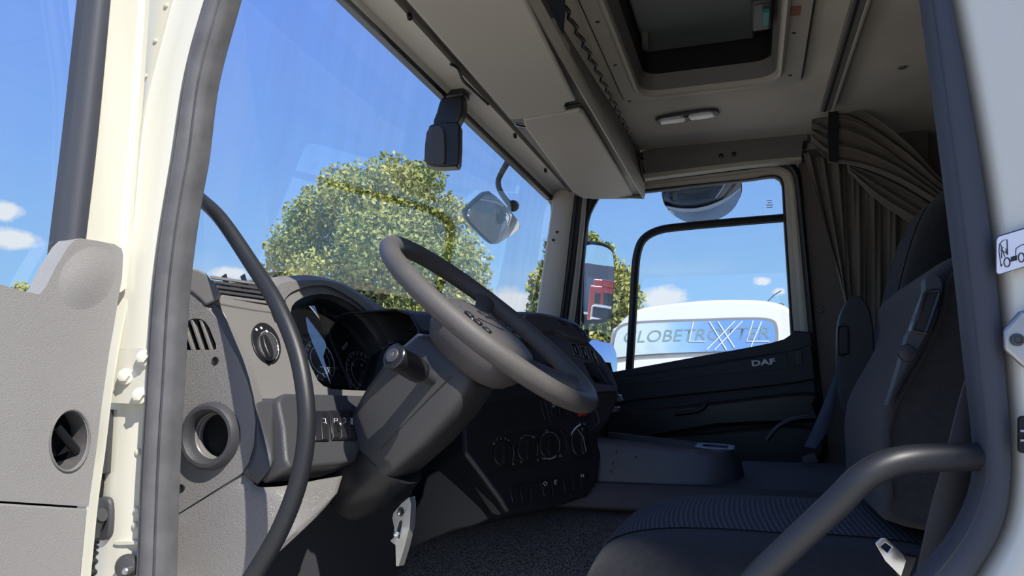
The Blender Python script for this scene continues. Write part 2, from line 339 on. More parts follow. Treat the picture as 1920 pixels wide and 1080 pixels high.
# ================================================================== outside
def plane_obj(name, x0, x1, y0, y1, z, m):
    o = link(name, M_([(x0, y0, z), (x1, y0, z), (x1, y1, z), (x0, y1, z)], [(0, 1, 2, 3)]), m, smooth=False); o['kind'] = 'structure'; return o
plane_obj('ground', -250, 250, -250, 250, 0, ASPH)
rng = np.random.default_rng(7)
def tree(label, base, blobs, n, leaf, trunk_h, tr=.16, m=LEAF, group=None, shell=.55):
    t = thing('tree', label, 'tree', base, group)
    c = np.array([b[:3] for b in blobs]); r = np.array([b[3] for b in blobs]); pr_ = r**2; pr_ = pr_/pr_.sum()
    i = rng.choice(len(blobs), n, p=pr_); d = rng.normal(size=(n, 3)); d /= np.linalg.norm(d, axis=1)[:, None]
    rad = r[i]*(.35+.9*rng.random(n)**.75)
    p = c[i]+d*rad[:, None]*np.array([1, 1, .92])
    a = rng.normal(size=(n, 3)); a /= np.linalg.norm(a, axis=1)[:, None]; b = np.cross(a, rng.normal(size=(n, 3))); b /= np.linalg.norm(b, axis=1)[:, None]
    s = leaf*(.6+.8*rng.random(n))[:, None]
    V = np.stack([p-a*s, p+b*s*.5, p+a*s, p-b*s*.5], 1).reshape(-1, 3)
    me = bpy.data.meshes.new('m'); me.vertices.add(4*n); me.vertices.foreach_set('co', V.ravel()); me.loops.add(4*n); me.loops.foreach_set('vertex_index', np.arange(4*n))
    me.polygons.add(n); me.polygons.foreach_set('loop_start', np.arange(0, 4*n, 4)); me.polygons.foreach_set('loop_total', np.full(n, 4)); me.update(); me.validate()
    link('foliage', me, m, t, smooth=False)
    b0 = Vector(base); top = Vector((b0.x, b0.y, trunk_h))
    tube('trunk', [b0, b0.lerp(top, .5)+Vector((.08, 0, 0)), top], [tr, tr*.8, tr*.5], BARK, t, seg=8)
    for bl in blobs[:12]:
        q = Vector(bl[:3]); tube('branch', [top.lerp(b0, .15), top.lerp(q, .5)+Vector((0, 0, -.2)), q], [tr*.35, tr*.2, .01], BARK, t, seg=6)
    return t
def blob(u, v, rp, Y, dy=0):
    p = P(u, v, Y=Y+dy); return (p.x, p.y, p.z, rp/1400*p.y*1.08)
B1 = [(735, 345, 55, -.3), (690, 375, 70, 0), (640, 350, 42, .3), (600, 390, 45, 0), (780, 400, 65, .2), (560, 450, 50, 0), (620, 460, 75, .4), (720, 450, 80, -.4), (820, 450, 65, .4), (530, 510, 40, .2), (600, 540, 70, -.2),
      (700, 540, 80, .2), (790, 530, 80, 0), (860, 500, 55, 0), (850, 400, 30, .2), (560, 400, 28, 0), (800, 335, 34, .2), (520, 470, 26, 0), (880, 560, 40, 0), (660, 620, 90, 0), (780, 640, 90, 0)]
tree('large leafy tree with yellowing green crown, filling the windscreen behind the dashboard', P(700, 1000, Y=13)*1 - Vector((0, 0, P(700, 1000, Y=13).z)), [blob(u, v, r, 13, dy*2) for u, v, r, dy in B1], 42000, .052, 2.6, .2)
B2 = [(1022, 505, 15, 0), (1016, 560, 20, 0), (1030, 540, 35, 0), (1050, 470, 25, 0), (1040, 610, 50, 0), (1060, 520, 40, 0)]
bb = [blob(u, v, r, 17) for u, v, r, _ in B2]
tree('slim green tree standing behind the far windscreen pillar', (bb[2][0], 17, 0), bb, 5000, .075, 2.2, .12)
B3 = [(1110, 470, 22, 0), (1125, 500, 30, 0), (1150, 520, 32, 0), (1165, 560, 34, 0), (1140, 580, 38, 0), (1120, 630, 40, 0), (1165, 620, 30, 0), (1100, 540, 30, 0), (1110, 445, 9, 0), (1140, 465, 10, 0)]
bb = [blob(u, v, r, 19) for u, v, r, _ in B3]
tree('pale green tree seen through the passenger window beside the main mirror', (bb[4][0], 19, 0), bb, 7000, .08, 2.2, .14)
q = P(45, 545, Y=14)
tree('small treetop low down behind the open driver door window', (q.x, q.y, 0), [(q.x, q.y, q.z-.35, .42), (q.x-.5, q.y, q.z-.45, .4), (q.x+.5, q.y, q.z-.4, .38), (q.x-.1, q.y, q.z+.05, .16)], 2500, .07, 2.4, .1)

# white truck facing us beyond the passenger window
YV = 10.5
t = thing('truck', 'white high-roof truck parked beyond the passenger window, name panel over its cab', 'truck', (P(1320, 700, Y=YV).x, YV, 0))
xl = P(1140, 640, Y=YV).x; xr = P(1512, 640, Y=YV).x; zt = P(1300, 570, Y=YV).z
def cabrow(y, ins, dz):
    a = smooth_pts([(xl+ins, y, .9), (xl+ins, y, 2.2), (xl+ins+.05, y, P(0, 650, Y=YV).z*1), (xl+.14+ins, y, zt-.28+dz), (xl+.42+ins, y, zt-.06+dz), (xl+1.1, y, zt+.02+dz), ((xl+xr)/2+.4, y, zt+.03+dz), (xr-.36-ins, y, zt-.03+dz), (xr-.12-ins, y, zt-.22+dz), (xr-ins, y, zt-.75), (xr-ins, y, 2.2), (xr-ins, y, .9)], 4)
    return a
rows = [cabrow(YV+.05, .03, -.03), cabrow(YV, .0, 0), cabrow(YV+.25, 0, .04), cabrow(YV+1.2, 0, .12), cabrow(YV+2.2, 0, .12)]
rows[0] = cabrow(YV-.02, .03, -.03); rows[1] = cabrow(YV+.02, 0, 0)
loft('cab_body', rows, PAINTW, t)
YF = YV-.035
o_ = s2([(1150, 668), (1153, 635), (1164, 615), (1200, 607), (1300, 603), (1400, 600), (1440, 602), (1452, 615), (1453, 640), (1448, 654), (1430, 657), (1300, 660), (1200, 665), (1160, 670)], 3)
def sign_mat():
    m = mat('printed_name_panel', (.5, .6, .7), .3, coat=.3); t_ = m.node_tree; b = t_.nodes['Principled BSDF']
    tcn = t_.nodes.new('ShaderNodeTexCoord'); sp = t_.nodes.new('ShaderNodeSeparateXYZ'); t_.links.new(tcn.outputs['Object'], sp.inputs[0])
    nz = t_.nodes.new('ShaderNodeTexNoise'); nz.inputs['Scale'].default_value = 4; t_.links.new(tcn.outputs['Object'], nz.inputs[0])
    ad = t_.nodes.new('ShaderNodeMath'); ad.operation = 'MULTIPLY_ADD'; ad.inputs[1].default_value = .5; t_.links.new(nz.outputs[0], ad.inputs[0]); t_.links.new(sp.outputs[0], ad.inputs[2])
    r = t_.nodes.new('ShaderNodeMapRange'); x0 = P(1270, 630, Y=YF).x; r.inputs[1].default_value = x0-.4+.25; r.inputs[2].default_value = x0+.55+.25; t_.links.new(ad.outputs[0], r.inputs[0])
    cr_ = t_.nodes.new('ShaderNodeValToRGB'); t_.links.new(r.outputs[0], cr_.inputs[0]); e_ = cr_.color_ramp.elements; e_[0].color = (.62, .74, .74, 1); e_[1].color = (.16, .34, .72, 1)
    n_ = e_.new(.5); n_.color = (.30, .52, .86, 1)
    t_.links.new(cr_.outputs[0], b.inputs['Base Color']); return m
plate('panel_surround', PL(s2([(1146, 676), (1149, 632), (1162, 610), (1200, 602), (1300, 598), (1402, 595), (1446, 598), (1458, 612), (1459, 642), (1452, 659), (1432, 663), (1300, 666), (1200, 671), (1160, 677)], 3), Y=YF), (0, .04, 0), mat('grey_gasket', (.25, .25, .26), .5), t)
pn = plate('name_panel', PL(o_, Y=YF-.012), (0, .015, 0), sign_mat(), t)
text('lettering', 'GLOBETROTTER', P(1300, 629, Y=YF-.016), (1, 0, .012), (0, -1, 0), .235, mat('grey_green_lettering', (.22, .33, .34), .5), pn, sx=1.12, shear=.25, bold=-.005)
def stroke(name, px, wd, m, par, Y):
    return [tube(name, PL(px, Y=Y), wd, m, par, seg=6)]
Wm = mat('white_print', (.9, .92, .95), .5)
bmv = []
for k, ln in enumerate([[(1300, 603), (1292, 640), (1322, 640)], [(1330, 603), (1362, 656)], [(1378, 602), (1325, 656)], [(1346, 603), (1377, 652)], [(1392, 602), (1340, 656)], [(1412, 601), (1400, 640), (1442, 640), (1438, 652)], [(1428, 602), (1408, 650)]]):
    tube('printed_stroke', PL(ln, Y=YF-.016), .007, Wm, pn, seg=6)
plate('wind_deflector', PL([(1252, 573), (1330, 568), (1345, 569), (1345, 573), (1256, 577)], Y=YV+.1), (0, .2, 0), DGREY, t)
plate('windscreen', PL([(1162, 683), (1440, 676), (1470, 820), (1150, 820)], Y=YF+.02), (0, .02, 0), mat('dark_windscreen', (.03, .035, .04), .1), t)
0 and tube('wiper_arm', PL([(1160, 676), (1290, 672), (1400, 666)], Y=YF-.02), .012, DARK, t, seg=6)
tube('aerial', PL([(1432, 572), (1452, 553), (1465, 545)], Y=YV+.3), .008, DGREY, t, seg=6)
rbox('roof_beacon', P(1458, 574, Y=YV+.3), (.16, .1, .07), DGREY, t, bevel=.02)
for sx_ in (xl+.35, xr-.35):
    for yy in (YV+.9, YV+2.0): lathe('wheel', (sx_-.15*(1 if sx_ < 0 else -1), yy, .5), (1, 0, 0), [(.25, -.15), (.5, -.14), (.5, .14), (.25, .15)], RUBD, t, seg=24)
plate('bumper', [Vector((xl, YV-.1, .4)), Vector((xr, YV-.1, .4)), Vector((xr, YV-.1, 1.0)), Vector((xl, YV-.1, 1.0))], (0, .4, 0), PAINTW, t, bevel=.05)

# vehicles and a shed standing behind, seen in the mirrors; one added shade block
def lorry(name, label, cat, loc, rot, m, s=1):
    t_ = thing(name, label, cat, (0, 0, 0))
    rbox('cab', (0, 0, 2.0*s), (2.0*s, 2.4*s, 2.6*s), m, t_, bevel=.18*s, bseg=4)
    rbox('roof_spoiler', (-.15*s, 0, 3.5*s), (1.5*s, 2.2*s, .6*s), m, t_, bevel=.2*s, bseg=4)
    dk = mat('dark_glass', (.02, .03, .04), .08)
    rbox('windscreen', (-1.0*s, 0, 2.35*s), (.06, 2.1*s, 1.0*s), dk, t_, bevel=.05)
    for y in (-1.2, 1.2): rbox('side_window', (-.35*s, y*s, 2.35*s), (.8*s, .05, .8*s), dk, t_, bevel=.04)
    rbox('bumper', (-1.0*s, 0, .75*s), (.3*s, 2.4*s, .6*s), m, t_, bevel=.08*s)
    rbox('grille', (-1.02*s, 0, 1.4*s), (.08, 1.6*s, .6*s), DARK, t_, bevel=.02)
    rbox('chassis', (2.2*s, 0, .85*s), (3.2*s, 1.0*s, .3*s), DARK, t_)
    for x in (-.3, 2.9):
        for y in (-1.0, 1.0): lathe('wheel', (x*s, y*s, .5*s), (0, 1, 0), [(.25*s, -.15*s), (.5*s, -.14*s), (.5*s, .14*s), (.25*s, .15*s)], RUBD, t_, seg=20)
    t_.location = loc; t_.rotation_euler = (0, 0, rot); return t_
REDP = mat('red_vehicle_paint', (.62, .05, .03), .3, coat=.4)
lorry('truck', 'red truck parked far behind, seen in the passenger main mirror', 'truck', (26, 6.9, 0), radians(-38), REDP, .95)
t = thing('van', 'white van parked beside the red truck, seen in the passenger main mirror', 'van', (0, 0, 0))
rbox('body', (.3, 0, 1.15), (3.6, 1.8, 1.5), PAINTW, t, bevel=.2, bseg=4); rbox('bonnet', (-1.9, 0, .85), (1.0, 1.75, .8), PAINTW, t, bevel=.15, bseg=4)
rbox('windscreen', (-1.5, 0, 1.5), (.06, 1.5, .6), mat('van_glass', (.02, .03, .04), .08), t, bevel=.03)
for x in (-1.6, 1.4):
    for y in (-.8, .8): lathe('wheel', (x, y, .33), (0, 1, 0), [(.18, -.1), (.33, -.09), (.33, .09), (.18, .1)], RUBD, t, seg=20)
t.location = (21, 6.3, 0); t.rotation_euler = (0, 0, radians(8))
CLAD = mat('grey_cladding', (.20, .22, .25), .6, bump=.6, scale=2.2, kind='wave', dist=.05)
b = rbox('shed_or_shade_block', (60, 20, 3.6), (3, 34, 7.2), CLAD, bevel=.05); tag(b, 'long dark grey clad shed across the yard, seen in the passenger mirror', 'building')
b = rbox('shed_or_shade_block', (14.84, -2.7, 6.5), (16, 2.4, 13), mat('shade_block_grey', (.3, .3, .3), .7, bump=.6, scale=2.2, kind='wave', dist=.05), bevel=.05); tag(b, 'unseen tall narrow grey block added to shade the driver side of the cab', 'building')  # added out of view, shaped to cast the shade edge over the right side

# ================================================================== cab shell
YD = 3.12
# ceiling headliner with a hole for the hatch
ZC = 2.97
hatch_out = PL([(1040, -60), (1174, 190), (1502, 139), (1522, -60)], Z=ZC)
hx0, hx1 = P(1174, 190, Z=ZC).x, P(1502, 139, Z=ZC).x; hy1 = P(1340, 165, Z=ZC).y; hy0 = hy1-.95
hcx, hcy = (hx0+hx1)/2, (hy0+hy1)/2
ox0, ox1 = P(1205, 150, Z=ZC).x, P(1448, 108, Z=ZC).x; oy1 = hy1-.09; oy0 = hy0+.09
hole = [Vector((x, y, ZC)) for x, y in rrect((ox0+ox1)/2, (oy0+oy1)/2, ox1-ox0+.06, oy1-oy0+.06, .06)]
c = plate('ceiling', [Vector(p) for p in ((-.66, .98, ZC), (1.9, .98, ZC), (1.9, 3.2, ZC), (-.66, 3.2, ZC))], (0, 0, .02), HEAD, holes=[hole], smooth=False); c['kind'] = 'structure'
rf = plate('roof', [Vector(p) for p in ((-.9, .98, 3.16), (1.9, .98, 3.16), (1.9, 3.2, 3.16), (-.9, 3.2, 3.16))], (0, 0, .03), PAINT, smooth=False); rf['kind'] = 'structure'
def box_struct(name, a, b_, m, bevel=.003):
    o = rbox(name, [(a[i]+b_[i])/2 for i in range(3)], [abs(b_[i]-a[i]) for i in range(3)], m, bevel=bevel); o['kind'] = 'structure'; return o
box_struct('wall_rear', (1.55, .95, 1.1), (1.6, 3.2, 3.16), WALLT)
box_struct('wall_front_upper', (-.90, .98, 2.925), (-.82, 3.2, 3.16), PAINT)
box_struct('wall_front_lower', (-1.12, .98, 1.0), (-1.08, 3.2, 2.12), DARK)
box_struct('wall_driver_upper', (-.88, .985, 2.76), (1.6, 1.03, 3.16), PAINT)      # the strip of roof side over the driver's door
box_struct('wall_driver_rear', (.40, .97, 1.1), (1.6, 1.0, 3.16), WALLT)
# engine tunnel and floor
ys = [(1.02, 1.18), (1.46, 1.2), (1.60, 1.40), (1.72, 1.55), (1.90, 1.655), (2.08, 1.71), (2.25, 1.725), (2.6, 1.72), (2.75, 1.6), (2.85, 1.25), (3.12, 1.2)]
ys2 = smooth_pts([(0, a, b_) for a, b_ in ys], 4)
def floor_part(name, x0, x1, m, lift=0):
    rows = []
    for i in range(25):
        x = x0+(x1-x0)*i/24
        rows.append([Vector((x, p.y, p.z+lift+.006*sin(x*9+p.y*7)*(1 if p.z > 1.3 else 0))) for p in ys2])
    o = sheet(name, rows, m, solid=.01); o['kind'] = 'structure'; return o
floor_part('floor', -1.08, 1.56, MATF)
# smooth carpeted top of the engine cover
rows = []
for i in range(31):
    x = -.62+(1.1+.62)*i/30
    rows.append([Vector((x, y, z_)) for y, z_ in ((1.93-.05*sin(i*.35)*0, 1.69), (1.97, 1.735), (2.05, 1.748), (2.3, 1.748), (2.55, 1.745), (2.66, 1.70))])
o = sheet('trim_tunnel_cover', rows, TUN, solid=.02); o['kind'] = 'structure'

# driver-side door opening: cream A pillar, hinge jamb, seals
a_l = [(336, -30), (326, 0), (300, 100), (274, 205), (262, 300), (252, 425), (230, 530), (210, 600), (200, 655)]
a_r = [(402, -30), (396, 0), (362, 130), (334, 300), (314, 420), (300, 520), (293, 620), (288, 655)]
A1 = struct_root('trim_1', (-.9, .95, 1.0))
band('a_pillar', a_l, a_r, .93, PAINT, A1, bulge=.012, prof=[(0, -.3), (.03, .3), (.08, .9), (.16, 1.1), (.24, .8), (.5, .75), (.9, .7), (1, .3)])
band('pillar_recess', [(276, -30), (276, 0), (270, 100), (264, 225)], [(348, -30), (338, 0), (306, 100), (276, 215)], .965, PAINT, A1, bulge=.003)
for u, v in ((312, 11), (292, 77), (274, 143)): lathe('plug', P(u, v, Y=.962), (0, -1, 0), [(.003, 0), (.004, .002), (.002, .003)], PAINT, A1, seg=12)
band('hinge_plate', [(206, 650), (203, 700), (192, 754)], [(286, 654), (282, 700), (274, 758)], .925, PAINT, A1, bulge=.004, prof=[(0, 0), (.02, 1), (.98, 1), (1, 0)])
for u, v in ((270, 671), (235, 706), (262, 742)):
    q = P(u, v, Y=.918); lathe('hinge_bolt', q, (.35, -1, .1), [(.0125, -.004), (.0125, .001), (.0105, .002)], PAINT, A1, seg=24)
    lathe('bolt_head', q+Vector((.35, -1, .1)).normalized()*.002, (.35, -1, .1), [(.0088, 0), (.0088, .007), (.007, .008)], PAINT, A1, seg=6)
band('lower_jamb', [(196, 748), (189, 800), (184, 900), (178, 1000), (170, 1110)], [(290, 748), (286, 850), (278, 950), (270, 1110)], .945, PAINT, A1, bulge=.012, prof=[(0, 0), (.08, .2), (.2, .9), (.45, 1), (.75, .95), (.86, .5), (1, .4)])
plate('jamb_emboss', PL(s2([(216, 1022), (214, 1016), (235, 1014), (262, 1016), (264, 1020), (240, 1022)], 3), Y=.93), (0, .01, 0), PAINT, A1, bevel=.001)
for u, v in ((256, 957), (253, 985), (258, 848)): lathe('jamb_rivet', P(u, v, Y=.935), (0, -1, 0), [(.005, 0), (.0045, .002), (.002, .003)], PAINT, A1, seg=14)
s_l = [(400, -40), (388, 0), (352, 130), (325, 300), (305, 420), (292, 520), (284, 620), (276, 760), (268, 900), (260, 1110)]
s_r = [(446, -40), (435, 0), (395, 150), (377, 290), (364, 360), (350, 450), (338, 560), (330, 700), (321, 850), (312, 1110)]
T2 = struct_root('trim_2', (-.85, .93, 1.0))
sp_ = [(0, .2), (.04, .5), (.12, .55), (.2, .5), (.26, .9), (.38, 1.05), (.5, 1), (.6, .9), (.66, .75), (.7, .5), (.74, .8), (.85, .9), (.95, .5), (1, 0)]
band('door_seal', s_l, s_r, .925, RUB, T2, bulge=.016, prof=sp_)
# cream return of the pillar behind the seal
band('inner_flange', [(x+1, y) for x, y in s_r], [(x-4, y) for x, y in s_r], .97, RUBD, T2, bulge=.002)

# B pillar, right
b_l = [(1727, -40), (1732, 0), (1752, 150), (1775, 330), (1798, 520), (1815, 680), (1829, 800), (1833, 870), (1826, 920), (1806, 970), (1770, 1028), (1690, 1120)]
b_r = [(1773, -40), (1780, 0), (1813, 170), (1842, 340), (1864, 500), (1878, 640), (1888, 760), (1893, 850), (1890, 930), (1876, 990), (1850, 1040), (1800, 1120)]
T3 = struct_root('trim_3', (.25, .93, 1.0))
band('door_seal', b_l, b_r, .925, BRUB, T3, bulge=.02, prof=[(0, 0), (.05, .5), (.15, .75), (.22, .7), (.3, .8), (.5, 1), (.7, 1), (.85, .9), (.95, .5), (1, 0)])  # right seal: shade put into the colour, darker and bluer than the left
T4 = struct_root('trim_4', (.35, .9, 1.0))
b_o = [(2050, -40), (2050, 0), (2060, 170), (2070, 340), (2070, 500), (2080, 640), (2090, 760), (2100, 850), (2100, 930), (2100, 990), (2100, 1040), (2100, 1120)]
band('b_pillar', b_r, b_o, .93, PAINT, T4, bulge=.03, prof=[(0, -.1), (.03, .3), (.07, .7), (.12, .85), (.25, .95), (.4, 1.0), (.47, 1.25), (.6, 1.4), (1, 1.5)])
PB = ((.3, .895, 2), (0, 1, 0))

# driver's door standing open at the left
D1 = struct_root('door_1', (-.93, .92, 1.1))
XD = -.935
def DX(pts): return PL(pts, X=XD)
def xband(name, lp, rp, m, par, bulge, prof, X=XD):
    lp, rp = carry_up(lp), carry_up(rp)
    a = smooth_pts([P(u, v, X=X) for u, v in lp], 5); b_ = smooth_pts([P(u, v, X=X) for u, v in rp], 5); rows = []
    for p, q in zip(a, b_): rows.append([p.lerp(q, t)+Vector((bulge*h, 0, 0)) for t, h in prof]+[q+Vector((-.03, 0, 0)), p+Vector((-.03, 0, 0))])
    return loft(name, rows, m, par)
xband('window_frame', [(203, -30), (200, 0), (177, 250), (153, 455), (150, 600)], [(283, -30), (280, 0), (266, 225), (250, 425), (236, 530), (226, 610)], PAINT, D1, .014, [(0, -.2), (.04, .3), (.4, .4), (.66, .45), (.74, 1), (.84, 1), (.92, .3), (1, 0)])
xband('window_seal', [(176, -30), (172, 0), (145, 250), (119, 470), (116, 500)], [(206, -30), (203, 0), (180, 250), (156, 455), (152, 500)], BRUB, D1, .012, [(0, 0), (.15, .6), (.3, .9), (.5, 1), (.75, 1), (.9, .7), (1, .2)])
g = plate('window_pane', DX([(-200, -100), (178, -100), (122, 480), (116, 620), (-200, 620)]), (0, 0, 0), GL, D1, smooth=False); g.location.x -= .015
# plastic lining, with the round recess
dp = [(-220, 500), (-100, 518), (0, 533), (40, 545), (74, 552), (86, 538), (105, 500), (128, 462), (140, 450), (152, 447), (180, 451), (215, 458), (228, 466), (231, 478), (229, 520), (222, 560), (214, 610), (205, 660), (192, 750), (180, 850), (166, 950)]
rec = ell(130, 826, 34, 55, 28, radians(6))
def door_front(pts): return [P(u, v, X=XD+.02) for u, v in pts]
plate('upper_lining', door_front(dp+[(-220, 925)]), (-.03, 0, 0), DOORG, D1, holes=[door_front(rec)], bevel=.006, bseg=4)
plate('lower_lining', door_front([(-220, 929), (165, 954), (148, 1130), (-220, 1130)]), (-.03, 0, 0), DOORG, D1, bevel=.003)
plate('lining_backing', [p+Vector((-.02, 0, 0)) for p in door_front([(-220, 915), (170, 935), (160, 970), (-220, 945)])], (-.01, 0, 0), DARK, D1)
rr = door_front(ell(130, 826, 37, 58, 28, radians(6)))
tube('recess_rim', [p+Vector((.001, 0, 0)) for p in rr], .0016, GREYS, D1, seg=8, cyc=True)
rows = [[p+Vector((dx, 0, 0))+(Vector((p.x, 0, 0))*0) for p in door_front(rec)] for dx in (-.001, -.05)]
sheet('recess_cup', rows, DARK, D1, cyc=True); plate('recess_floor', [p+Vector((-.05, 0, 0)) for p in door_front(ell(130, 826, 34, 55, 28, radians(6)))], (-.004, 0, 0), DARK, D1)
tube('release_bar', [P(104, 798, X=XD+.005), P(152, 856, X=XD+.005)], .006, DARK, D1, seg=8)
plate('release_lever', PL([(126, 800), (150, 812), (160, 850), (150, 872), (132, 850)], X=XD-.02), (-.01, 0, 0), DGREY, D1, bevel=.003)
# raised pad at the front of the lining
rows = []
for s_ in np.linspace(1, .002, 12):
    rows.append([P(163+58*s_*cos(a_)-14*s_*sin(a_), 522+66*s_*sin(a_), X=XD+.0195+.006*cos(s_*pi/2)**1.3) for a_ in [2*pi*j/36 for j in range(36)]])
sheet('raised_pad', rows, DOORG, D1, cyc=True)
xband('door_edge', [(226, 560), (206, 660), (193, 750), (181, 850), (167, 950), (148, 1130)], [(232, 560), (213, 660), (199, 750), (187, 850), (173, 950), (156, 1130)], PAINT, D1, .012, [(0, 0), (.3, 1), (.7, 1), (1, 0)], X=XD)
# latch, rubber boot of the cable and bump stop on the jamb
t = thing('door_check_strap', 'black door check strap in the gap beside the hinge jamb', 'door check', P(196, 830, Y=.93))
plate('strap_body', PL([(192, 772), (205, 768), (204, 800), (199, 888), (186, 890), (180, 870)], Y=.925), (0, .03, 0), DGREY, t, bevel=.002)
plate('latch_slot', PL([(188, 830), (194, 830), (193, 856), (186, 856)], Y=.9245), (0, .002, 0), GMK, t)
plate('strap_arm', PL([(180, 888), (188, 888), (184, 935), (176, 938)], Y=.925), (0, .02, 0), DARK, t, bevel=.002)
t = thing('cable_grommet', 'black rubber cable boot with ribbed sleeve low on the hinge jamb', 'cable boot', P(188, 970, Y=.93))
plate('boot_plate', PL(s2([(176, 940), (196, 933), (206, 945), (206, 990), (200, 1010), (184, 1014), (175, 1000)], 3), Y=.925), (0, .014, 0), DGREY, t, bevel=.004)
tube('boot_elbow', smooth_pts(PL([(192, 965), (182, 970), (174, 990), (170, 1015)], Y=.912), 5), [.010, .013, .012], DGREY, t)
cs = smooth_pts(PL([(170, 1010), (167, 1040), (163, 1100)], Y=.905), 14)
tube('ribbed_sleeve', cs, [.009+.0035*(i % 4 in (1, 2)) for i in range(len(cs))], RUBD, t)
t = thing('bump_stop', 'round black rubber door stop at the foot of the hinge jamb', 'door stop', P(240, 1062, Y=.93))
lathe('stop_disc', P(240, 1062, Y=.925), (.3, -1, .1), [(.018, 0), (.018, .004), (.014, .010), (.006, .012)], DGREY, t); lathe('stop_stud', P(246, 1068, Y=.918), (.3, -1, .1), [(.005, 0), (.005, .018), (.003, .02)], STEEL, t, seg=12)

# ------------------------------------------------------------------ windscreen and its surround
def gx(y, z): return -.80-(2.81-z)*.153-.055*(1-((y-2.05)/1.1)**2)
rows = [[Vector((gx(y, z), y, z)) for z in np.linspace(2.02, 2.90, 8)] for y in np.linspace(.96, 3.14, 24)]
o = sheet('window_1', rows, GLW); o['kind'] = 'structure'
def pext(pn_, pf, y0):
    d = pf-pn_; return pn_+d*((y0-pn_.y)/d.y)
def ln(u0, v0, X0, u1, v1, Y1, y0=1.0, y1=3.08):
    a = P(u0, v0, X=X0); b_ = P(u1, v1, Y=Y1); return [pext(a, b_, y0+(y1-y0)*k/6) for k in range(7)]
A_ = ln(646, 0, -.845, 1036, 378, 3.08); A2 = ln(657, 0, -.835, 1040, 371, 3.08); Bm = ln(700, 0, -.78, 1058, 366, 3.08); C_ = ln(738, 0, -.715, 1070, 362, 3.05); C2 = ln(748, 0, -.70, 1076, 369, 3.05)
def up(r, dz, dx=0): return [p+Vector((dx, 0, dz)) for p in r]
T5 = struct_root('trim_5', (-.8, 2, 2.8))
sheet('windscreen_seal', [up(A_, .01, -.03), A_, up(A2, .002)], RUBD, T5, solid=.004)
sheet('header_trim', [A2, up(A2, .012, .012), up(Bm, .012), up(C_, .008), C_, up(C_, .09)], TRIM, T5, solid=.004)
for u, v in ((768, 33), (966, 256), (1023, 321)):
    q = P(u, v, Z=2.83); lathe('trim_clip', q, (.3, -.3, -1), [(.006, -.01), (.006, .004), (.003, .006)], DARK, T5, seg=12)
tube('cable', smooth_pts(PL([(845, 120), (858, 128), (868, 150), (884, 166), (915, 196)], Z=2.822), 6), .004, DARK, T5, seg=8)
# far windscreen pillar
T6 = struct_root('trim_6', (-.8, 3.1, 2.0))
band('pillar_trim', [(1038, 350), (1030, 420), (1018, 500), (1004, 600), (1002, 640)], [(1080, 348), (1070, 430), (1060, 520), (1050, 600), (1046, 640)], 3.06, TRIM, T6, bulge=.02, prof=[(0, 0), (.1, .7), (.4, 1), (.8, .9), (1, .3)])
plate('corner_gusset', PL([(1006, 345), (1050, 345), (1050, 420), (1033, 400), (1032, 385), (1024, 371)], Y=3.06), (0, .02, 0), TRIM, T6)
band('door_seal', [(1076, 350), (1068, 430), (1058, 520), (1048, 600), (1044, 640)], [(1092, 350), (1084, 430), (1073, 520), (1062, 600), (1058, 640)], 3.07, RUBD, T6, bulge=.02)
for u, v in ((1044, 435), (1037, 450)): lathe('trim_plug', P(u, v, Y=3.035), (.2, -1, 0), [(.006, 0), (.005, .004), (.002, .005)], DARK, T6, seg=12)

# ------------------------------------------------------------------ passenger door with window frame
D2 = struct_root('door_2', (-.2, 3.12, 1.1))
band('front_frame', [(1090, 372), (1084, 430), (1074, 520), (1062, 610), (1058, 660)], [(1100, 372), (1095, 430), (1086, 520), (1076, 610), (1072, 660)], 3.09, TRIM, D2, bulge=.015)
band('front_glass_rubber', [(1099, 372), (1094, 430), (1085, 520), (1074, 610), (1070, 680)], [(1122, 372), (1104, 410), (1096, 480), (1090, 560), (1084, 680)], 3.11, RUBD, D2, bulge=.01)
def arc_frame(name, outer, inner, Y, m, bulge, prof):
    return band(name, outer, inner, Y, m, D2, bulge=bulge, prof=prof, sm=6)
fo = [(1150, 342), (1210, 338), (1300, 328), (1400, 316), (1440, 310), (1466, 311), (1484, 322), (1491, 342), (1500, 430), (1512, 560), (1524, 690), (1536, 790), (1540, 840)]
fi = [(1150, 362), (1210, 355), (1300, 345), (1400, 335), (1438, 329), (1455, 328), (1466, 334), (1470, 350), (1475, 430), (1482, 540), (1489, 640), (1494, 700), (1500, 760)]
arc_frame('window_frame', fo, fi, 3.10, TRIM, .018, [(0, 0), (.1, .8), (.3, 1), (.5, .8), (.6, .35), (.85, .3), (1, 0)])
fk = [(1150, 367), (1210, 361), (1300, 350), (1400, 339), (1436, 334), (1452, 333), (1462, 339), (1466, 352), (1470, 430), (1477, 540), (1483, 640), (1488, 700), (1494, 760)]
arc_frame('window_rubber', fi, fk, 3.105, RUBD, .008, [(0, 0), (.3, 1), (.7, 1), (1, 0)])
ff = [(1190, 330), (1290, 318), (1400, 303), (1446, 297), (1476, 298), (1494, 310), (1502, 332), (1511, 430), (1524, 560), (1536, 690), (1548, 790), (1552, 850)]
fo2 = [(1150, 343), (1210, 340), (1400, 317), (1440, 311), (1466, 312), (1484, 323), (1491, 343), (1500, 430), (1512, 560), (1524, 690), (1536, 790), (1540, 840)]
T7 = struct_root('trim_7', (.1, 3.06, 2.0))
band('door_seal', ff, fo2, 3.075, RUBD, T7, bulge=.02, sm=6)
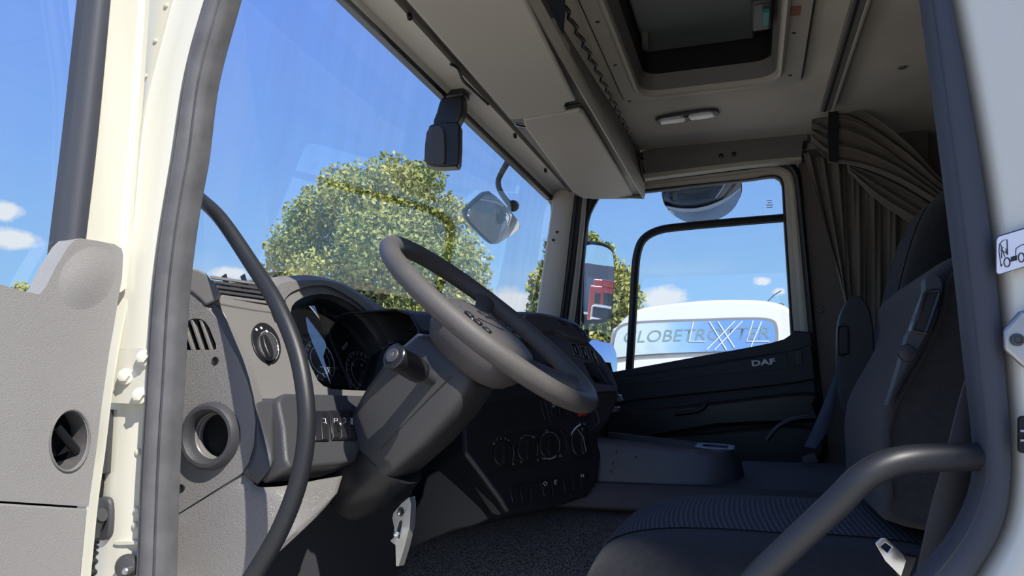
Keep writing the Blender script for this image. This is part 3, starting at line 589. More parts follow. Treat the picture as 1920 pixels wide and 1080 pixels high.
# sliding pane frame
dv = [(1180, 700), (1186, 600), (1190, 520), (1195, 475), (1207, 448), (1235, 432), (1280, 425), (1380, 416), (1478, 408)]
a = smooth_pts(PL(dv, Y=3.135), 6)
tube('pane_divider', a, .0175, RUBD, D2, seg=8)
g = plate('window_pane', PL([(1080, 320), (1500, 290), (1510, 720), (1060, 760)], Y=3.15), (0, 0, 0), GL, D2, smooth=False)
for k, w_ in enumerate((12, 10, 16, 14)): rbox('glass_mark', P(1443, 376+k*4.2, Y=3.148), (w_*.0016, .001, .003), GMK, D2, bevel=0)
# belt panel and lower lining
dt = [(1060, 715), (1140, 699), (1190, 690), (1300, 670), (1400, 652), (1445, 643), (1470, 636), (1482, 628), (1488, 620), (1521, 622), (1524, 640), (1534, 780), (1538, 900), (1060, 900)]
plate('lining', PL(dt, Y=3.05), (0, .09, 0), NAVY, D2, bevel=.006)
plate('belt_trim', PL(s2([(1075, 725), (1140, 713), (1300, 688), (1440, 664), (1502, 652), (1522, 648), (1528, 700), (1526, 712), (1450, 724), (1320, 738), (1220, 748), (1150, 760), (1075, 790)], 2), Y=3.035), (0, .03, 0), NAVY, D2, bevel=.008)
pr_ = smooth_pts(PL([(1172, 705), (1190, 715), (1230, 716), (1330, 702), (1470, 690), (1476, 682), (1473, 666), (1466, 661), (1380, 672), (1300, 685), (1200, 700)], Y=3.033), 4, True)
tube('pressed_line', pr_, .0022, DGREY, D2, seg=6, cyc=True)
text('badge', 'DAF', P(1431, 680, Y=3.031), (1, 0, .10), (0, -1, 0), .030, WHT, D2, sx=1.55, bold=.035, ext=.002)
plate('lock_button', PL([(1489, 657), (1503, 655), (1505, 684), (1490, 686)], Y=3.03), (0, .01, 0), DARK, D2, bevel=.002)
plate('arm_rest', PL(s2([(1150, 775), (1250, 765), (1330, 755), (1520, 735), (1528, 760), (1520, 790), (1340, 800), (1150, 830)], 3), Y=3.0), (0, .05, 0), DARK, D2, bevel=.012)
plate('door_pocket', PL(s2([(1150, 835), (1330, 812), (1520, 800), (1530, 870), (1330, 890), (1150, 890)], 3), Y=3.0), (0, .06, 0), DARK, D2, bevel=.012)
tube('pull_handle', smooth_pts(PL([(1265, 776), (1300, 772), (1318, 765), (1326, 752)], Y=2.98), 5), .008, DARK, D2, seg=10)
# below and beside the passenger door
box_struct('wall_passenger_lower', (-1.08, 3.14, 1.0), (1.6, 3.2, 1.75), DARK)
band2 = plate('wall_passenger_rear', PL([(1494, 285), (1740, 240), (1760, 900), (1548, 900), (1536, 700), (1512, 440)], Y=3.09), (0, .05, 0), WALLT); band2['kind'] = 'structure'
box_struct('wall_passenger_sleeper', (.42, 3.14, 1.7), (1.6, 3.2, 3.16), WALLT)
o = lathe('trim_8', P(1537, 580, Y=3.088), (0, -1, 0), [(.016, 0), (.014, .005), (.004, .008)], WALLT); o['kind'] = 'structure'
box_struct('wall_front_passenger_upper', (-.9, 3.12, 2.93), (.5, 3.2, 3.16), PAINT)
o = plate('wall_passenger_outer', [Vector(p) for p in ((-1.05, 3.215, .9), (1.6, 3.215, .9), (1.6, 3.215, 2.0), (.2, 3.2, 2.1), (-.5, 3.2, 2.0), (-1.05, 3.215, 2.0))], (0, .02, 0), PAINT); o['kind'] = 'structure'
# roof beam over passenger door
T9 = struct_root('trim_9', (0, 3.0, 2.9))
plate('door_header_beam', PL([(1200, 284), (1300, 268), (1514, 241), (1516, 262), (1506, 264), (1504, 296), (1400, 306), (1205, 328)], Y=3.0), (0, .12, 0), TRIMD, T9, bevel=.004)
plate('beam_lip', PL([(1205, 326), (1400, 302), (1503, 293), (1504, 300), (1400, 310), (1205, 335)], Y=2.995), (0, .05, 0), TRIM, T9, bevel=.002)
for u, v in ((1352, 292.5), (1376, 289.5)): lathe('plug', P(u, v, Y=2.998), (0, -1, 0), [(.009, 0), (.009, .004), (.005, .006)], DARK, T9, seg=16)

# ------------------------------------------------------------------ roof hatch
H = thing('roof_hatch', 'rectangular roof hatch in the cab ceiling with raised lid', 'roof hatch', (hcx, hcy, ZC))
zf = ZC-.016
fro = [Vector((x, y, zf)) for x, y in rrect(hcx, hcy, hx1-hx0, hy1-hy0, .03)]
ri = [Vector((x, y, zf)) for x, y in rrect((ox0+ox1)/2, (oy0+oy1)/2, ox1-ox0+.05, oy1-oy0+.05, .075)]
plate('frame', fro, (0, 0, .016), TRIM, H, holes=[ri], bevel=.003)
def hr_(e_, z_, r_): return [Vector((x, y, z_)) for x, y in rrect((ox0+ox1)/2, (oy0+oy1)/2, ox1-ox0+e_, oy1-oy0+e_, r_)]
sheet('rim', [hr_(.07, zf, .085), hr_(.066, zf-.014, .083), hr_(.05, zf-.019, .075), hr_(.034, zf-.014, .066), hr_(.026, zf+.002, .062)], TRIM, H, cyc=True)
tube('frame_seam', [p+Vector((0, 0, .006)) for p in [Vector((x, y, zf)) for x, y in rrect(hcx, hcy, hx1-hx0+.004, hy1-hy0+.004, .03)]], .003, BLACK, H, seg=6, cyc=True)
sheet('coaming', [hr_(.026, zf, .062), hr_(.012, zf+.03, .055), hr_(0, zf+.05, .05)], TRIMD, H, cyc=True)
sheet('shaft', [hr_(0, zf+.05, .05), hr_(0, ZC+.19, .05)], BLACK, H, cyc=True)
ld = rbox('lid', ((ox0+ox1)/2-.02, (oy0+oy1)/2, ZC+.115), (ox1-ox0-.05, oy1-oy0-.02, .02), mat('grey_green_lid', (.14, .155, .15), .6, bump=.1, scale=100), H, bevel=.008)
plate('lid_hinge', PL([(1203, 77), (1215, 74), (1217, 92), (1204, 96)], Z=ZC+.08), (0, 0, .03), TRIMD, H, bevel=.002)
q = P(1428, 40, Z=ZC+.0); lt = rbox('latch', q+Vector((0, -.02, .02)), (.05, .16, .04), DGREY, H, bevel=.008)
rbox('latch_grip', P(1436, 32, Z=ZC-.004), (.018, .075, .012), TEAL, H, bevel=.002)
rbox('warning_sticker', P(1490, 21, Z=zf-.001), (.028, .05, .001), REDST, H, bevel=0)
for u, v in ((1121, 41), (1154, 122), (1181, 190), (1488, 62), (1481, 141)): lathe('screw', P(u, v, Z=zf), (0, 0, -1), [(.006, -.002), (.006, .001), (.004, .002)], DARK, H, seg=12)
o = lathe('trim_10', P(1452, 158, Z=ZC), (0, 0, -1), [(.011, -.004), (.010, .003), (.003, .004)], TRIM, seg=16); o['kind'] = 'structure'
o = lathe('trim_11', P(1692, 126, Z=ZC), (0, 0, -1), [(.013, -.004), (.012, .003), (.003, .004)], TRIMD, seg=16); o['kind'] = 'structure'
# dome lamp
LPc = P(1288, 218, Z=ZC-.006); t = thing('dome_lamp', 'slim oval reading lamp with two clear lenses on the headliner', 'lamp', LPc)
ax_ = (P(1347, 209, Z=ZC)-P(1230, 227, Z=ZC)); hl = ax_.length/2; axn = ax_.normalized(); ay_ = Vector((-axn.y, axn.x, 0))
def lo(a, b_, z, n=36, e=.62): return [LPc+axn*(a*math.copysign(abs(cos(2*pi*j/n))**e, cos(2*pi*j/n)))+ay_*(b_*math.copysign(abs(sin(2*pi*j/n))**e, sin(2*pi*j/n)))+Vector((0, 0, z)) for j in range(n)]
plate('bezel', lo(hl, .042, -.006), (0, 0, .012), DGREY, t, bevel=.003)
CLR = mat('frosted_lens', (.80, .80, .78), .12, spec=.8)
for sg in (-1, 1):
    cc = LPc+axn*sg*hl*.47
    def le(a, b_, z, n=28): return [cc+axn*(a*math.copysign(abs(cos(2*pi*j/n))**.6, cos(2*pi*j/n)))+ay_*(b_*math.copysign(abs(sin(2*pi*j/n))**.6, sin(2*pi*j/n)))+Vector((0, 0, z)) for j in range(n)]
    loft('lens', [le(hl*.42, .033, -.004), le(hl*.41, .032, -.010), le(hl*.36, .022, -.014), le(hl*.30, .008, -.0125)], CLR, t)
rbox('switch', LPc+Vector((0, 0, -.008)), (.014, .05, .008), DGREY, t, ax=(axn, ay_, Vector((0, 0, 1))), bevel=.002)
# curtain rail
r0, r1 = P(1622, -40, Z=ZC-.01), P(1548, 205, Z=ZC-.01)
t = thing('curtain_rail', 'dark grey aluminium curtain rail screwed along the ceiling', 'rail', r1)
d_ = (r1-r0).normalized(); s_ = Vector((-d_.y, d_.x, 0))*-1
for nm, off, wd, hz, mm in (('rail_body', 0, .034, .016, TRIMD), ('rail_lip', -.022, .010, .02, TRIM), ('rail_slot', .004, .008, .018, BLACK)):
    aa = r0-d_*.6+s_*off*-1; bb_ = r1+s_*off*-1
    rbox(nm, (aa+bb_)/2+Vector((0, 0, -hz/2+.008)), ((bb_-aa).length, wd, hz), mm, t, ax=(d_, s_, Vector((0, 0, 1))), bevel=.002)

# ------------------------------------------------------------------ overhead shelf and visors
SH = thing('overhead_shelf', 'long grey storage shelf over the windscreen', 'shelf', (-.5, 2.2, 2.8))
V1 = ln(985, 0, -.42, 1205, 372, 3.0, y1=3.0); V1b = up(V1, .008, .010)
F1 = ln(752, 0, -.695, 1078, 370, 3.0, y1=3.0)
ln2 = lambda u0, v0, X0, u1, v1: ln(u0, v0, X0, u1, v1, 3.0, y1=3.0)
L2 = ln2(1003, 0, -.405, 1207, 372); L3 = ln2(1048, 60, -.405, 1209, 345); L4 = ln2(1090, 60, -.43, 1208, 318); 
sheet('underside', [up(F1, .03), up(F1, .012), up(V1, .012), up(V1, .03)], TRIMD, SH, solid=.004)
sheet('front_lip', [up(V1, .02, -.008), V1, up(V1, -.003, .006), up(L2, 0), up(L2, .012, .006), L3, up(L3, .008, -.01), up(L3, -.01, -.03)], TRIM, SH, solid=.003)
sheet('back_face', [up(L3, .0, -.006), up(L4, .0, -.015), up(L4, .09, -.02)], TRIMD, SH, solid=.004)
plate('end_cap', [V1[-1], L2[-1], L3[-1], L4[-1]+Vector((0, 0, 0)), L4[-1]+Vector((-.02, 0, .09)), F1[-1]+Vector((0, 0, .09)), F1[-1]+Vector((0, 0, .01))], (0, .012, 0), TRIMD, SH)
rbox('lip_clip', P(1045, 72, Z=2.835), (.03, .16, .03), TRIM, SH, bevel=.008)
sheet('foam_strip', [[p+Vector((.006*sin(i*2.1), 0, 0.0)) for i, p in enumerate(smooth_pts(ln2(1048+k, 0, -.40+k*.0012, 1204+k*.25, 300), 12))] for k in (0, 7)], RUBD, SH, solid=.006)
plate('storage_net', PL([(1018, -10), (1060, -10), (1060, 20), (1057, 66)], Z=2.835), (0, 0, .01), mat('dark_blue_net', (.012, .016, .03), .8), SH)
ZV = 2.776
def visor(name, label, px, grp):
    t_ = thing(name, label, 'sun visor', P(*px[0], Z=ZV))
    o_ = smooth_pts([P(u, v, Z=ZV) for u, v in px], 1, True)
    plate('board', o_, (0, 0, .014), TRIM, t_, bevel=.006, bseg=3); return t_
v1 = visor('sun_visor', 'grey sun visor board folded up, nearer the driver door', [(760, 0), (690, -80), (935, -80), (985, 0), (1075, 182), (1080, 190), (1062, 193), (1058, 200), (1062, 208), (1050, 212), (968, 225), (957, 225), (948, 214)], None)
v2 = visor('sun_visor', 'grey sun visor board folded up on the passenger side, far end', [(981, 226), (1086, 208), (1094, 212), (1187, 364), (1186, 371), (1176, 374), (1110, 374), (1088, 370), (1075, 362), (984, 240)], None)
for o_ in (v1, v2): pass
tube('pivot_pin', [P(966, 232, Z=ZV+.004), P(984, 236, Z=ZV+.004)], .006, CHR, v2, seg=10); rbox('pivot_clip', P(975, 237, Z=ZV+.006), (.012, .03, .01), DGREY, v2, bevel=.002)
tube('pivot_pin', [P(1062, 200, Z=ZV+.006), P(1088, 196, Z=ZV+.006)], .005, DARK, v1, seg=10)
# front ceiling strip between shelf and hatch
G0 = ln(1062, 0, -.37, 1190, 278, 3.02, y1=3.02); 
o = sheet('trim_12', [up(G0, .0, -.1), up(G0, .03, -.02), up(G0, .10, .0)], HEAD); o['kind'] = 'structure'
o = box_struct('trim_13', (-.9, 1.0, 3.0), (-.5, 3.1, 3.02), TRIMD)

# black device on windscreen header
YC = 1.95
t = thing('windscreen_camera', 'black plastic sensor box hanging on a stalk from the windscreen header', 'sensor', P(850, 175, Y=YC))
hd = [(802, 244), (795, 296), (798, 305), (812, 312), (851, 311), (860, 303), (862, 245), (857, 228), (811, 232)]
plate('housing', PL(s2(hd, 2), Y=YC), (-.01, .05, 0), DARK, t, bevel=.006, bseg=3)
plate('housing_cover', PL(s2([(799, 248), (795, 296), (799, 304), (828, 308), (834, 300), (833, 250), (826, 236), (812, 236)], 2), Y=YC-.006), (0, .012, 0), DGREY, t, bevel=.003)
plate('stalk', PL(s2([(811, 236), (818, 210), (826, 184), (836, 182), (842, 170), (852, 167), (865, 176), (868, 202), (857, 230), (840, 240)], 2), Y=YC+.004), (0, .04, 0), DARK, t, bevel=.006)
rbox('mount', P(858, 178, Y=YC+.02), (.06, .05, .03), DARK, t, bevel=.006)

# ================================================================== mirrors outside
def mirror_head(t_, px, Y, n, depth, nm='mirror', curve=.03, inset=.94, pl=None):
    n = Vector(n).normalized(); cxm = sum(p[0] for p in px)/len(px); cym = sum(p[1] for p in px)/len(px); c0 = P(cxm, cym, Y=Y); pl_ = (c0, n)
    o_ = [P(u, v, pl=pl_) for u, v in px]
    rows = []
    for s_, h in ((.96, .004), (1.0, -.002), (1.0, -depth*.4), (.9, -depth*.8), (.6, -depth)):
        rows.append([c0+(p-c0)*s_+n*h for p in o_])
    loft('housing', rows, DARK, t_)
    rows = []; rm = max((p-c0).length for p in o_)*inset
    for s_ in np.linspace(inset, .004, 14):
        rows.append([c0+(p-c0)*s_+n*(.0055+curve*(1-((p-c0).length*s_/rm)**2)) for p in o_])
    sheet('mirror_pane', rows, MIR, t_, cyc=True); return c0
t = thing('door_mirror', 'tall black main mirror outside the passenger door', 'mirror', P(1120, 610, Y=3.45))
main_px = s2([(1094, 462), (1100, 452), (1125, 454), (1143, 462), (1151, 478), (1151, 540), (1146, 590), (1138, 604), (1110, 607), (1090, 600), (1090, 520)], 3)
mirror_head(t, main_px, 3.42, (1.18, -.86, -.10), .07, curve=.0035, inset=.9)
tube('mirror_arm', PL([(1098, 430), (1096, 470)], Y=3.5), .014, DARK, t)
tube('mirror_arm', [Vector((-1.0, 3.18, 2.02))]+PL([(1070, 640), (1092, 600)], Y=3.5), .014, DARK, t)
t = thing('wide_angle_mirror', 'small wide angle mirror just below the tall main mirror', 'mirror', P(1130, 690, Y=3.4))
mirror_head(t, s2([(1092, 640), (1120, 638), (1140, 643), (1150, 660), (1152, 700), (1140, 735), (1092, 735)], 3), 3.42, (1.1, -.7, .25), .07, curve=.03, inset=.86); tube('mirror_arm', PL([(1100, 590), (1100, 660)], Y=3.5), .012, DARK, t)
t = thing('kerb_mirror', 'rounded kerb mirror hanging at the top of the passenger window', 'mirror', P(1316, 330, Y=3.4))
mirror_head(t, s2([(1243, 356), (1242, 372), (1250, 390), (1275, 407), (1305, 413), (1340, 408), (1372, 392), (1389, 368), (1391, 345), (1380, 330), (1320, 335), (1260, 346)], 3), 3.36, (.12, -.75, -.72), .06, curve=.045, inset=.965)
tube('mirror_arm', PL([(1300, 372), (1318, 310)], Y=3.43)+[Vector((-.15, 3.36, 2.99)), Vector((-.15, 3.185, 3.05))], .012, DARK, t)
t = thing('front_mirror', 'square front mirror on a curved arm outside the windscreen', 'mirror', P(950, 300, Y=2.9))
mirror_head(t, s2([(870, 400), (874, 390), (902, 364), (914, 360), (924, 364), (968, 410), (975, 424), (970, 432), (938, 452), (925, 458), (912, 452), (878, 418)], 3), 2.9, (.75, -.6, -.35), .04, curve=.035, inset=.95)
tube('mirror_arm', smooth_pts(PL([(952, 304), (940, 325), (934, 342), (940, 362), (958, 386)], Y=2.96), 5), [.014, .012, .012, .013], DGREY, t)
lathe('arm_joint', P(962, 386, Y=2.98), (.3, -1, 0), [(.02, -.02), (.026, 0), (.018, .02)], DARK, t)

# ================================================================== dashboard
DB = thing('dashboard', 'grey and black dashboard running below the windscreen', 'dashboard', (-.8, 2.0, 1.6))
PEn = Vector((.08, -1, 0)).normalized(); PE0 = Vector((-.84, 1.03, 2.1))
def E_(pts, off=0): return PL(pts, pl=(PE0+PEn*off, PEn))
e1 = P(480, 650, pl=(PE0, PEn))
_a, _b = P(392, 578, pl=(PE0, PEn)), P(481, 795, pl=(PE0, PEn))
PFn = Vector((.06, 1, 0)).cross(_b-_a).normalized(); PFn = PFn if PFn.x > 0 else -PFn; PF0 = _b; print('PFN', PFn, _a, _b)
def F_(pts, off=0): return PL(pts, pl=(PF0+PFn*off, PFn))
def tpl_(u, v, p0, n): d = ray(u, v); return (p0-CAM).dot(n)/d.dot(n), d
def S_(u, v, off=0, e=.02):
    """the rounded corner surface where the end panel turns into the fascia"""
    a_, d = tpl_(u, v, PE0, PEn); b_, d = tpl_(u, v, PF0, PFn); return CAM+d*(.5*(a_+b_+math.sqrt((a_-b_)**2+e*e))-off)
def corner_patch(name, left, right, m, off, n=14, thick=.02, e=.02):
    L_ = smooth_pts([(a, b, 0) for a, b in left], 6); R_ = smooth_pts([(a, b, 0) for a, b in right], 6); k = min(len(L_), len(R_)); rows = []
    for i in range(k):
        l, r = L_[round(i*(len(L_)-1)/(k-1))], R_[round(i*(len(R_)-1)/(k-1))]; r_ = []
        for j in range(n+1):
            t_ = j/n; q = l.lerp(r, t_); ed = min(1, min(t_, 1-t_)*n/1.2)*1.0; ev = min(1, min(i, k-1-i)/1.5)
            r_.append(S_(q.x, q.y, off*math.sqrt(max(0, min(ed, ev))), e))
        rows.append([S_(l.x, l.y, -thick, e)]+r_+[S_(r.x, r.y, -thick, e)])
    return sheet(name, rows, m, DB)
# --- end panel facing the door
vent = [(318, 657), (322, 611), (366, 597), (374, 598), (384, 603), (392, 615), (404, 645), (405, 653), (402, 656)]
hl_ = ell(397, 817, 46, 58, 28)
plate('end_panel', E_([(270, 512), (336, 538), (361, 549), (386, 574), (405, 595), (428, 640), (446, 672), (462, 710), (472, 745), (479, 791), (476, 835), (466, 868), (453, 888), (317, 974), (262, 1003)]), PEn*-.03, GREY, DB, holes=[E_(vent), E_(hl_)], bevel=.002)
vb = plate('end_vent', E_([(310, 590), (412, 590), (412, 662), (310, 662)], -.035), PEn*-.004, BLACK, DB)
for k in range(5):
    u0 = 322+k*17
    q = plate('vent_slat', E_([(u0, 600), (u0+5, 600), (u0+24, 656), (u0+19, 656)], -.001), PEn*-.012, GREYS, vb, bevel=.0006)
for u, v in ((404, 676), (340, 915)):
    q = lathe('panel_screw', E_([(u, v)], .0005)[0], PEn, [(.0062, -.002), (.0062, .0012), (.005, .0018), (.0042, .0004), (.001, .0004)], DARK, DB, seg=20)
rc = E_([(397, 817)])[0]; q0 = E_([(397, 753)])[0]; rad = (q0-rc).length
RG = lathe('air_vent_ring', rc, PEn, [(rad*.68, -.04), (rad*.68, .004), (rad*.71, .011), (rad*.79, .017), (rad*.89, .017), (rad*.97, .011), (rad, .0)], DGREY, DB, cap=False, seg=48, sx=.95)
for h, r_ in ((-.006, .65), (-.014, .62)): lathe('inner_step', rc, PEn, [(rad*.68, h), (rad*r_, h-.002), (rad*r_, h-.008)], GREYS, RG, cap=False, seg=40, sx=.95)
lathe('duct', rc-PEn*.030, PEn, [(rad*.68, 0), (rad*.68, .002)], BLACK, RG, seg=32, sx=.95)
# --- corner cap and top
cap = [(262, 490), (337, 501), (350, 501), (372, 505), (386, 512), (394, 522), (404, 534), (410, 542), (416, 553), (400, 566), (386, 573), (376, 562), (361, 549), (336, 538), (262, 520)]
plate('corner_cap', E_(cap, .004), Vector((-.10, .12, .0)), GREYS, DB, bevel=.004, bseg=4)
# top vent grille
gp = F_([(392, 512), (480, 524), (530, 540), (540, 572), (480, 575), (416, 560)])
VG = plate('demister_grille', [p-PFn*.02 for p in gp], PFn*-.01, BLACK, DB)
for k in range(5):
    a_, b_ = F_([(396+k*5, 520+k*9), (535, 540+k*8)], .001)
    rbox('grille_slat', (a_+b_)/2, ((b_-a_).length, .006, .003), GREYS if k in (0, 4) else DGREY, VG, ax=((b_-a_).normalized(), PFn.cross((b_-a_).normalized()).normalized(), PFn), bevel=.0008)
for u in (420, 455, 490, 515):
    a_, b_ = F_([(u, 516), (u+14, 566)], -.006); rbox('grille_rib', (a_+b_)/2, ((b_-a_).length, .003, .01), DARK, VG, ax=((b_-a_).normalized(), PFn.cross((b_-a_).normalized()).normalized(), PFn), bevel=.0005)
# grille front lip and strip along the end panel
plate('grille_lip', F_(s2([(404, 548), (418, 554), (470, 566), (520, 574), (534, 578), (534, 588), (480, 583), (420, 572), (400, 567)], 2), .002), PFn*-.02, GREYS, DB, bevel=.003)
corner_patch('edge_strip', [(386, 574), (405, 595), (428, 640), (446, 672), (462, 710), (472, 747)], [(400, 566), (420, 590), (433, 612), (453, 650), (471, 695), (487, 746)], GREYS, .008)
# --- instrument binnacle
op = [(545, 590), (548, 575), (555, 566), (566, 559), (582, 554), (604, 551), (622, 553), (642, 560), (664, 573), (690, 594), (712, 622), (728, 648), (716, 690), (703, 733), (660, 731), (622, 729), (608, 724), (597, 714), (584, 688), (568, 650), (552, 612)]
face = [(412, 572), (440, 577), (480, 583), (518, 586), (524, 560), (548, 536), (600, 526), (650, 540), (700, 575), (745, 625), (770, 680), (720, 742), (697, 745), (610, 748), (521, 748), (487, 748), (468, 695), (450, 650), (428, 606)]
plate('fascia', F_(face), PFn*-.02, GREYS, DB, holes=[F_(op)], bevel=.0015)
BN = sheet('binnacle_shell', [F_(op), [p-PFn*.03 for p in F_(op)], [p-PFn*.075 for p in F_(op)]], DARK, DB, cyc=True)
bp = [p-PFn*.06 for p in F_(op)]
CL = plate('instrument_cluster', bp, PFn*-.004, mat('cluster_black', (.006, .006, .008), .3), DB)
def G_(pts, off=-.057): return F_(pts, off)
def dial(c, rx, ry, nm, ticks, a0, a1, rot=.5, nd=None):
    dd = plate(nm, G_(ell(c[0], c[1], rx, ry, 40, rot), -.0575), PFn*.001, mat('dial_black', (.010, .011, .014), .4), CL)
    tube('dial_ring', G_(ell(c[0], c[1], rx, ry, 40, rot), -.055), .0011, STEEL, dd, seg=6, cyc=True)
    tube('dial_ring', G_(ell(c[0], c[1], rx*.66, ry*.66, 32, rot), -.0555), .0005, GMK, dd, seg=4, cyc=True)
    for k in range(ticks):
        a = a0+(a1-a0)*k/(ticks-1); pp = []
        for f_ in (.84, .96):
            x_, y_ = rx*f_*cos(a), ry*f_*sin(a); pp.append((c[0]+x_*cos(rot)-y_*sin(rot), c[1]+x_*sin(rot)+y_*cos(rot)))
        tube('tick', G_(pp, -.0555), .0005, WHT, dd, seg=4)
    if nd: tube('needle', G_([c, nd], -.052), [.0016, .0004], WHT, dd, seg=6); lathe('needle_hub', G_([c], -.055)[0], PFn, [(.006, 0), (.006, .006), (.004, .007)], DARK, dd, seg=16)
    return dd
d1 = dial((679, 699), 27, 42, 'speed_dial', 19, 2.2, 7.2, radians(-24), (701, 704))
for tx, u, v in (('20', 661, 684), ('40', 678, 685), ('60', 692, 700), ('80', 676, 722)): text('numeral', tx, G_([(u, v)], -.0555)[0], (-.1, 1, 0), PFn, .009, WHT, d1)
d2 = dial((600, 676), 24, 40, 'rev_dial', 13, 2.4, 6.4, radians(-24))
plate('centre_display', G_([(608, 640), (632, 640), (654, 724), (622, 724)], -.057), PFn*.001, mat('display_grey', (.02, .022, .025), .2), CL)
tube('display_line', G_([(621, 705), (613, 689), (634, 690)], -.055), .0005, WHT, CL, seg=4); tube('display_line', G_([(600, 688), (608, 688), (614, 704), (610, 708), (604, 700)], -.055), .0005, WHT, CL, seg=4)
tube('small_gauge', G_([(642, 652), (650, 642), (652, 645), (644, 655), (642, 652)], -.055), .0006, WHT, CL, seg=4)
tube('cluster_divider', G_([(604, 570), (620, 640), (658, 728)], -.045), .004, DARK, CL, seg=6)
gl = F_([(552, 575), (594, 575), (640, 700), (655, 729), (622, 727), (600, 716), (575, 676), (556, 620)], -.030)
plate('cluster_glass', F_([(540, 570), (600, 560), (690, 600), (725, 650), (703, 730), (622, 727), (600, 716), (575, 676), (553, 620)], -.034), PFn*0, LENS, DB, smooth=False)
plate('cluster_side_glass', PL([(552, 576), (590, 573), (600, 600), (612, 650), (606, 668), (622, 727), (600, 716), (578, 680), (558, 625)], pl=(F_([(585, 650)], -.03)[0], Vector((.34, -.9, .12)))), (0, 0, 0), glass('sky_reflecting_glass', (.6, .7, .9), 2.0), DB, smooth=False)  # tilted pane with raised reflectance, added to show a blue sky reflection
# hood over the instruments
hi = [(519, 600), (524, 580), (532, 564), (544, 550), (560, 542), (578, 537), (600, 535), (620, 538), (645, 551), (670, 567), (694, 590), (714, 618), (730, 645)]
hm = [(505, 560), (512, 545), (524, 533), (542, 528), (562, 526), (582, 525), (606, 525), (632, 531), (660, 546), (686, 566), (712, 590), (734, 614), (752, 640)]
ho = [(500, 522), (520, 519), (540, 517), (560, 516), (580, 516), (600, 519), (622, 524), (648, 533), (676, 550), (704, 568), (728, 580), (756, 586), (790, 590)]
r1_ = F_(hi, 0.0); r2_ = F_(hi, .006); r3_ = F_(hm, .010); r4_ = F_(ho, .0); r5_ = [p+Vector((-.14, 0, -.008)) for p in r4_]; r6_ = [p+Vector((-.30, 0, -.05)) for p in r4_]
sheet('instrument_hood', [smooth_pts(r, 4) for r in (r1_, r2_, r3_, r4_, r5_, r6_)], GREY, DB, solid=.003)
# dash top pad right of the hood, running to the far pillar
DTOP = mat('black_dash_pad', (.022, .024, .032), .6, bump=.4, scale=400, kind='voronoi', dist=.0005)
tp = [P(740, 582, Y=1.50), P(790, 587, Y=1.66), P(840, 586, Y=1.8), P(900, 586, Y=1.95), P(960, 587, Y=2.1), P(1010, 589, Y=2.3), P(1050, 598, Y=2.6), P(1070, 610, Y=3.05)]
tpn = [p.copy() for p in tp]
fr_ = [p+Vector((.05, -.03, -.015)) for p in tp]; fr2 = [p+Vector((.08, -.05, -.05)) for p in tp]; fr3 = [p+Vector((.03, -.02, -.20)) for p in tp]
bk_ = [p+Vector((-.12, 0, -.004)) for p in tp]; bk2 = [p+Vector((-.34, 0, -.06)) for p in tp]
sheet('dash_pad', [smooth_pts(r, 4) for r in (bk2, bk_, tp, fr_, fr2, fr3)], DTOP, DB, solid=.004)
tpl = [Vector((-.95, 1.0, 2.18)), Vector((-.95, 1.6, 2.17)), Vector((-.99, 2.2, 2.17)), Vector((-.93, 3.12, 2.17))]
sheet('dash_shelf', [[Vector((-1.1, p.y, 2.12)) for p in tpl], [Vector((-.925, p.y, 2.15)) for p in tpl]], DTOP, DB, solid=.01)
# light switch
LS = plate('light_switch', F_(ell(500, 643, 25, 40, 36, radians(-20)), .003), PFn*-.004, DARK, DB, bevel=.001)
plate('switch_dial', F_(ell(504, 648, 16, 27, 32, radians(-20)), .010), PFn*-.008, DGREY, LS, bevel=.002)
plate('dial_grip', F_(ell(504, 648, 6, 24, 24, radians(-20)), .018), PFn*-.010, DARK, LS, bevel=.002)
tube('dial_outline', F_(ell(504, 648, 17, 28, 32, radians(-20)), .0036), .0006, GMK, LS, seg=4, cyc=True)
for u, v in ((481, 618), (490, 615), (500, 621), (520, 649), (521, 655)): lathe('switch_symbol', F_([(u, v)], .0035)[0], PFn, [(.0028, 0), (.0026, .0004), (.0014, .0004)], WHT, LS, seg=10)
# lower blocks left of the column
corner_patch('corner_block', [(472, 749), (479, 790), (477, 835), (469, 862), (455, 889)], [(520, 748), (514, 790), (514, 840), (511, 875), (483, 909)], DGREY, .014)
SP = plate('switch_panel', F_([(521, 752), (527, 740), (536, 736), (697, 741), (700, 752), (690, 800), (678, 838), (668, 862), (640, 870), (545, 878), (536, 860), (531, 800)], .022), PFn*-.06, DGREY, DB, bevel=.006, bseg=3)
def sw(px, sym, par, lab=None, F=F_, off=.024, m=DARK):
    o = plate('rocker_switch', F(px, off+.004), (PFn if F is F_ else PCn)*-.012, m, par, bevel=.0012)
    if lab: o['label'] = lab
    nn = PFn if F is F_ else PCn
    cx_ = sum(p[0] for p in px)/4; cy_ = px[0][1]*.7+px[3][1]*.3+3
    for seg_ in sym: tube('switch_symbol', F([(cx_+a, cy_+b) for a, b in seg_], off+.0045), .00045, WHT, o, seg=4)
    return o
plate('switch_frame', F_([(590, 770), (617, 770), (618, 826), (592, 826)], .026), PFn*-.01, CONS, SP, bevel=.001); plate('switch_frame', F_([(617, 769), (667, 770), (671, 824), (624, 824)], .026), PFn*-.01, CONS, SP, bevel=.001)
sw([(601, 772), (613, 772), (615, 824), (605, 824)], [[(-3, -6), (2, -6), (2, 0), (4, 4)], [(-2, 2), (2, 2)]], SP, 'rocker switch with a white arrow')
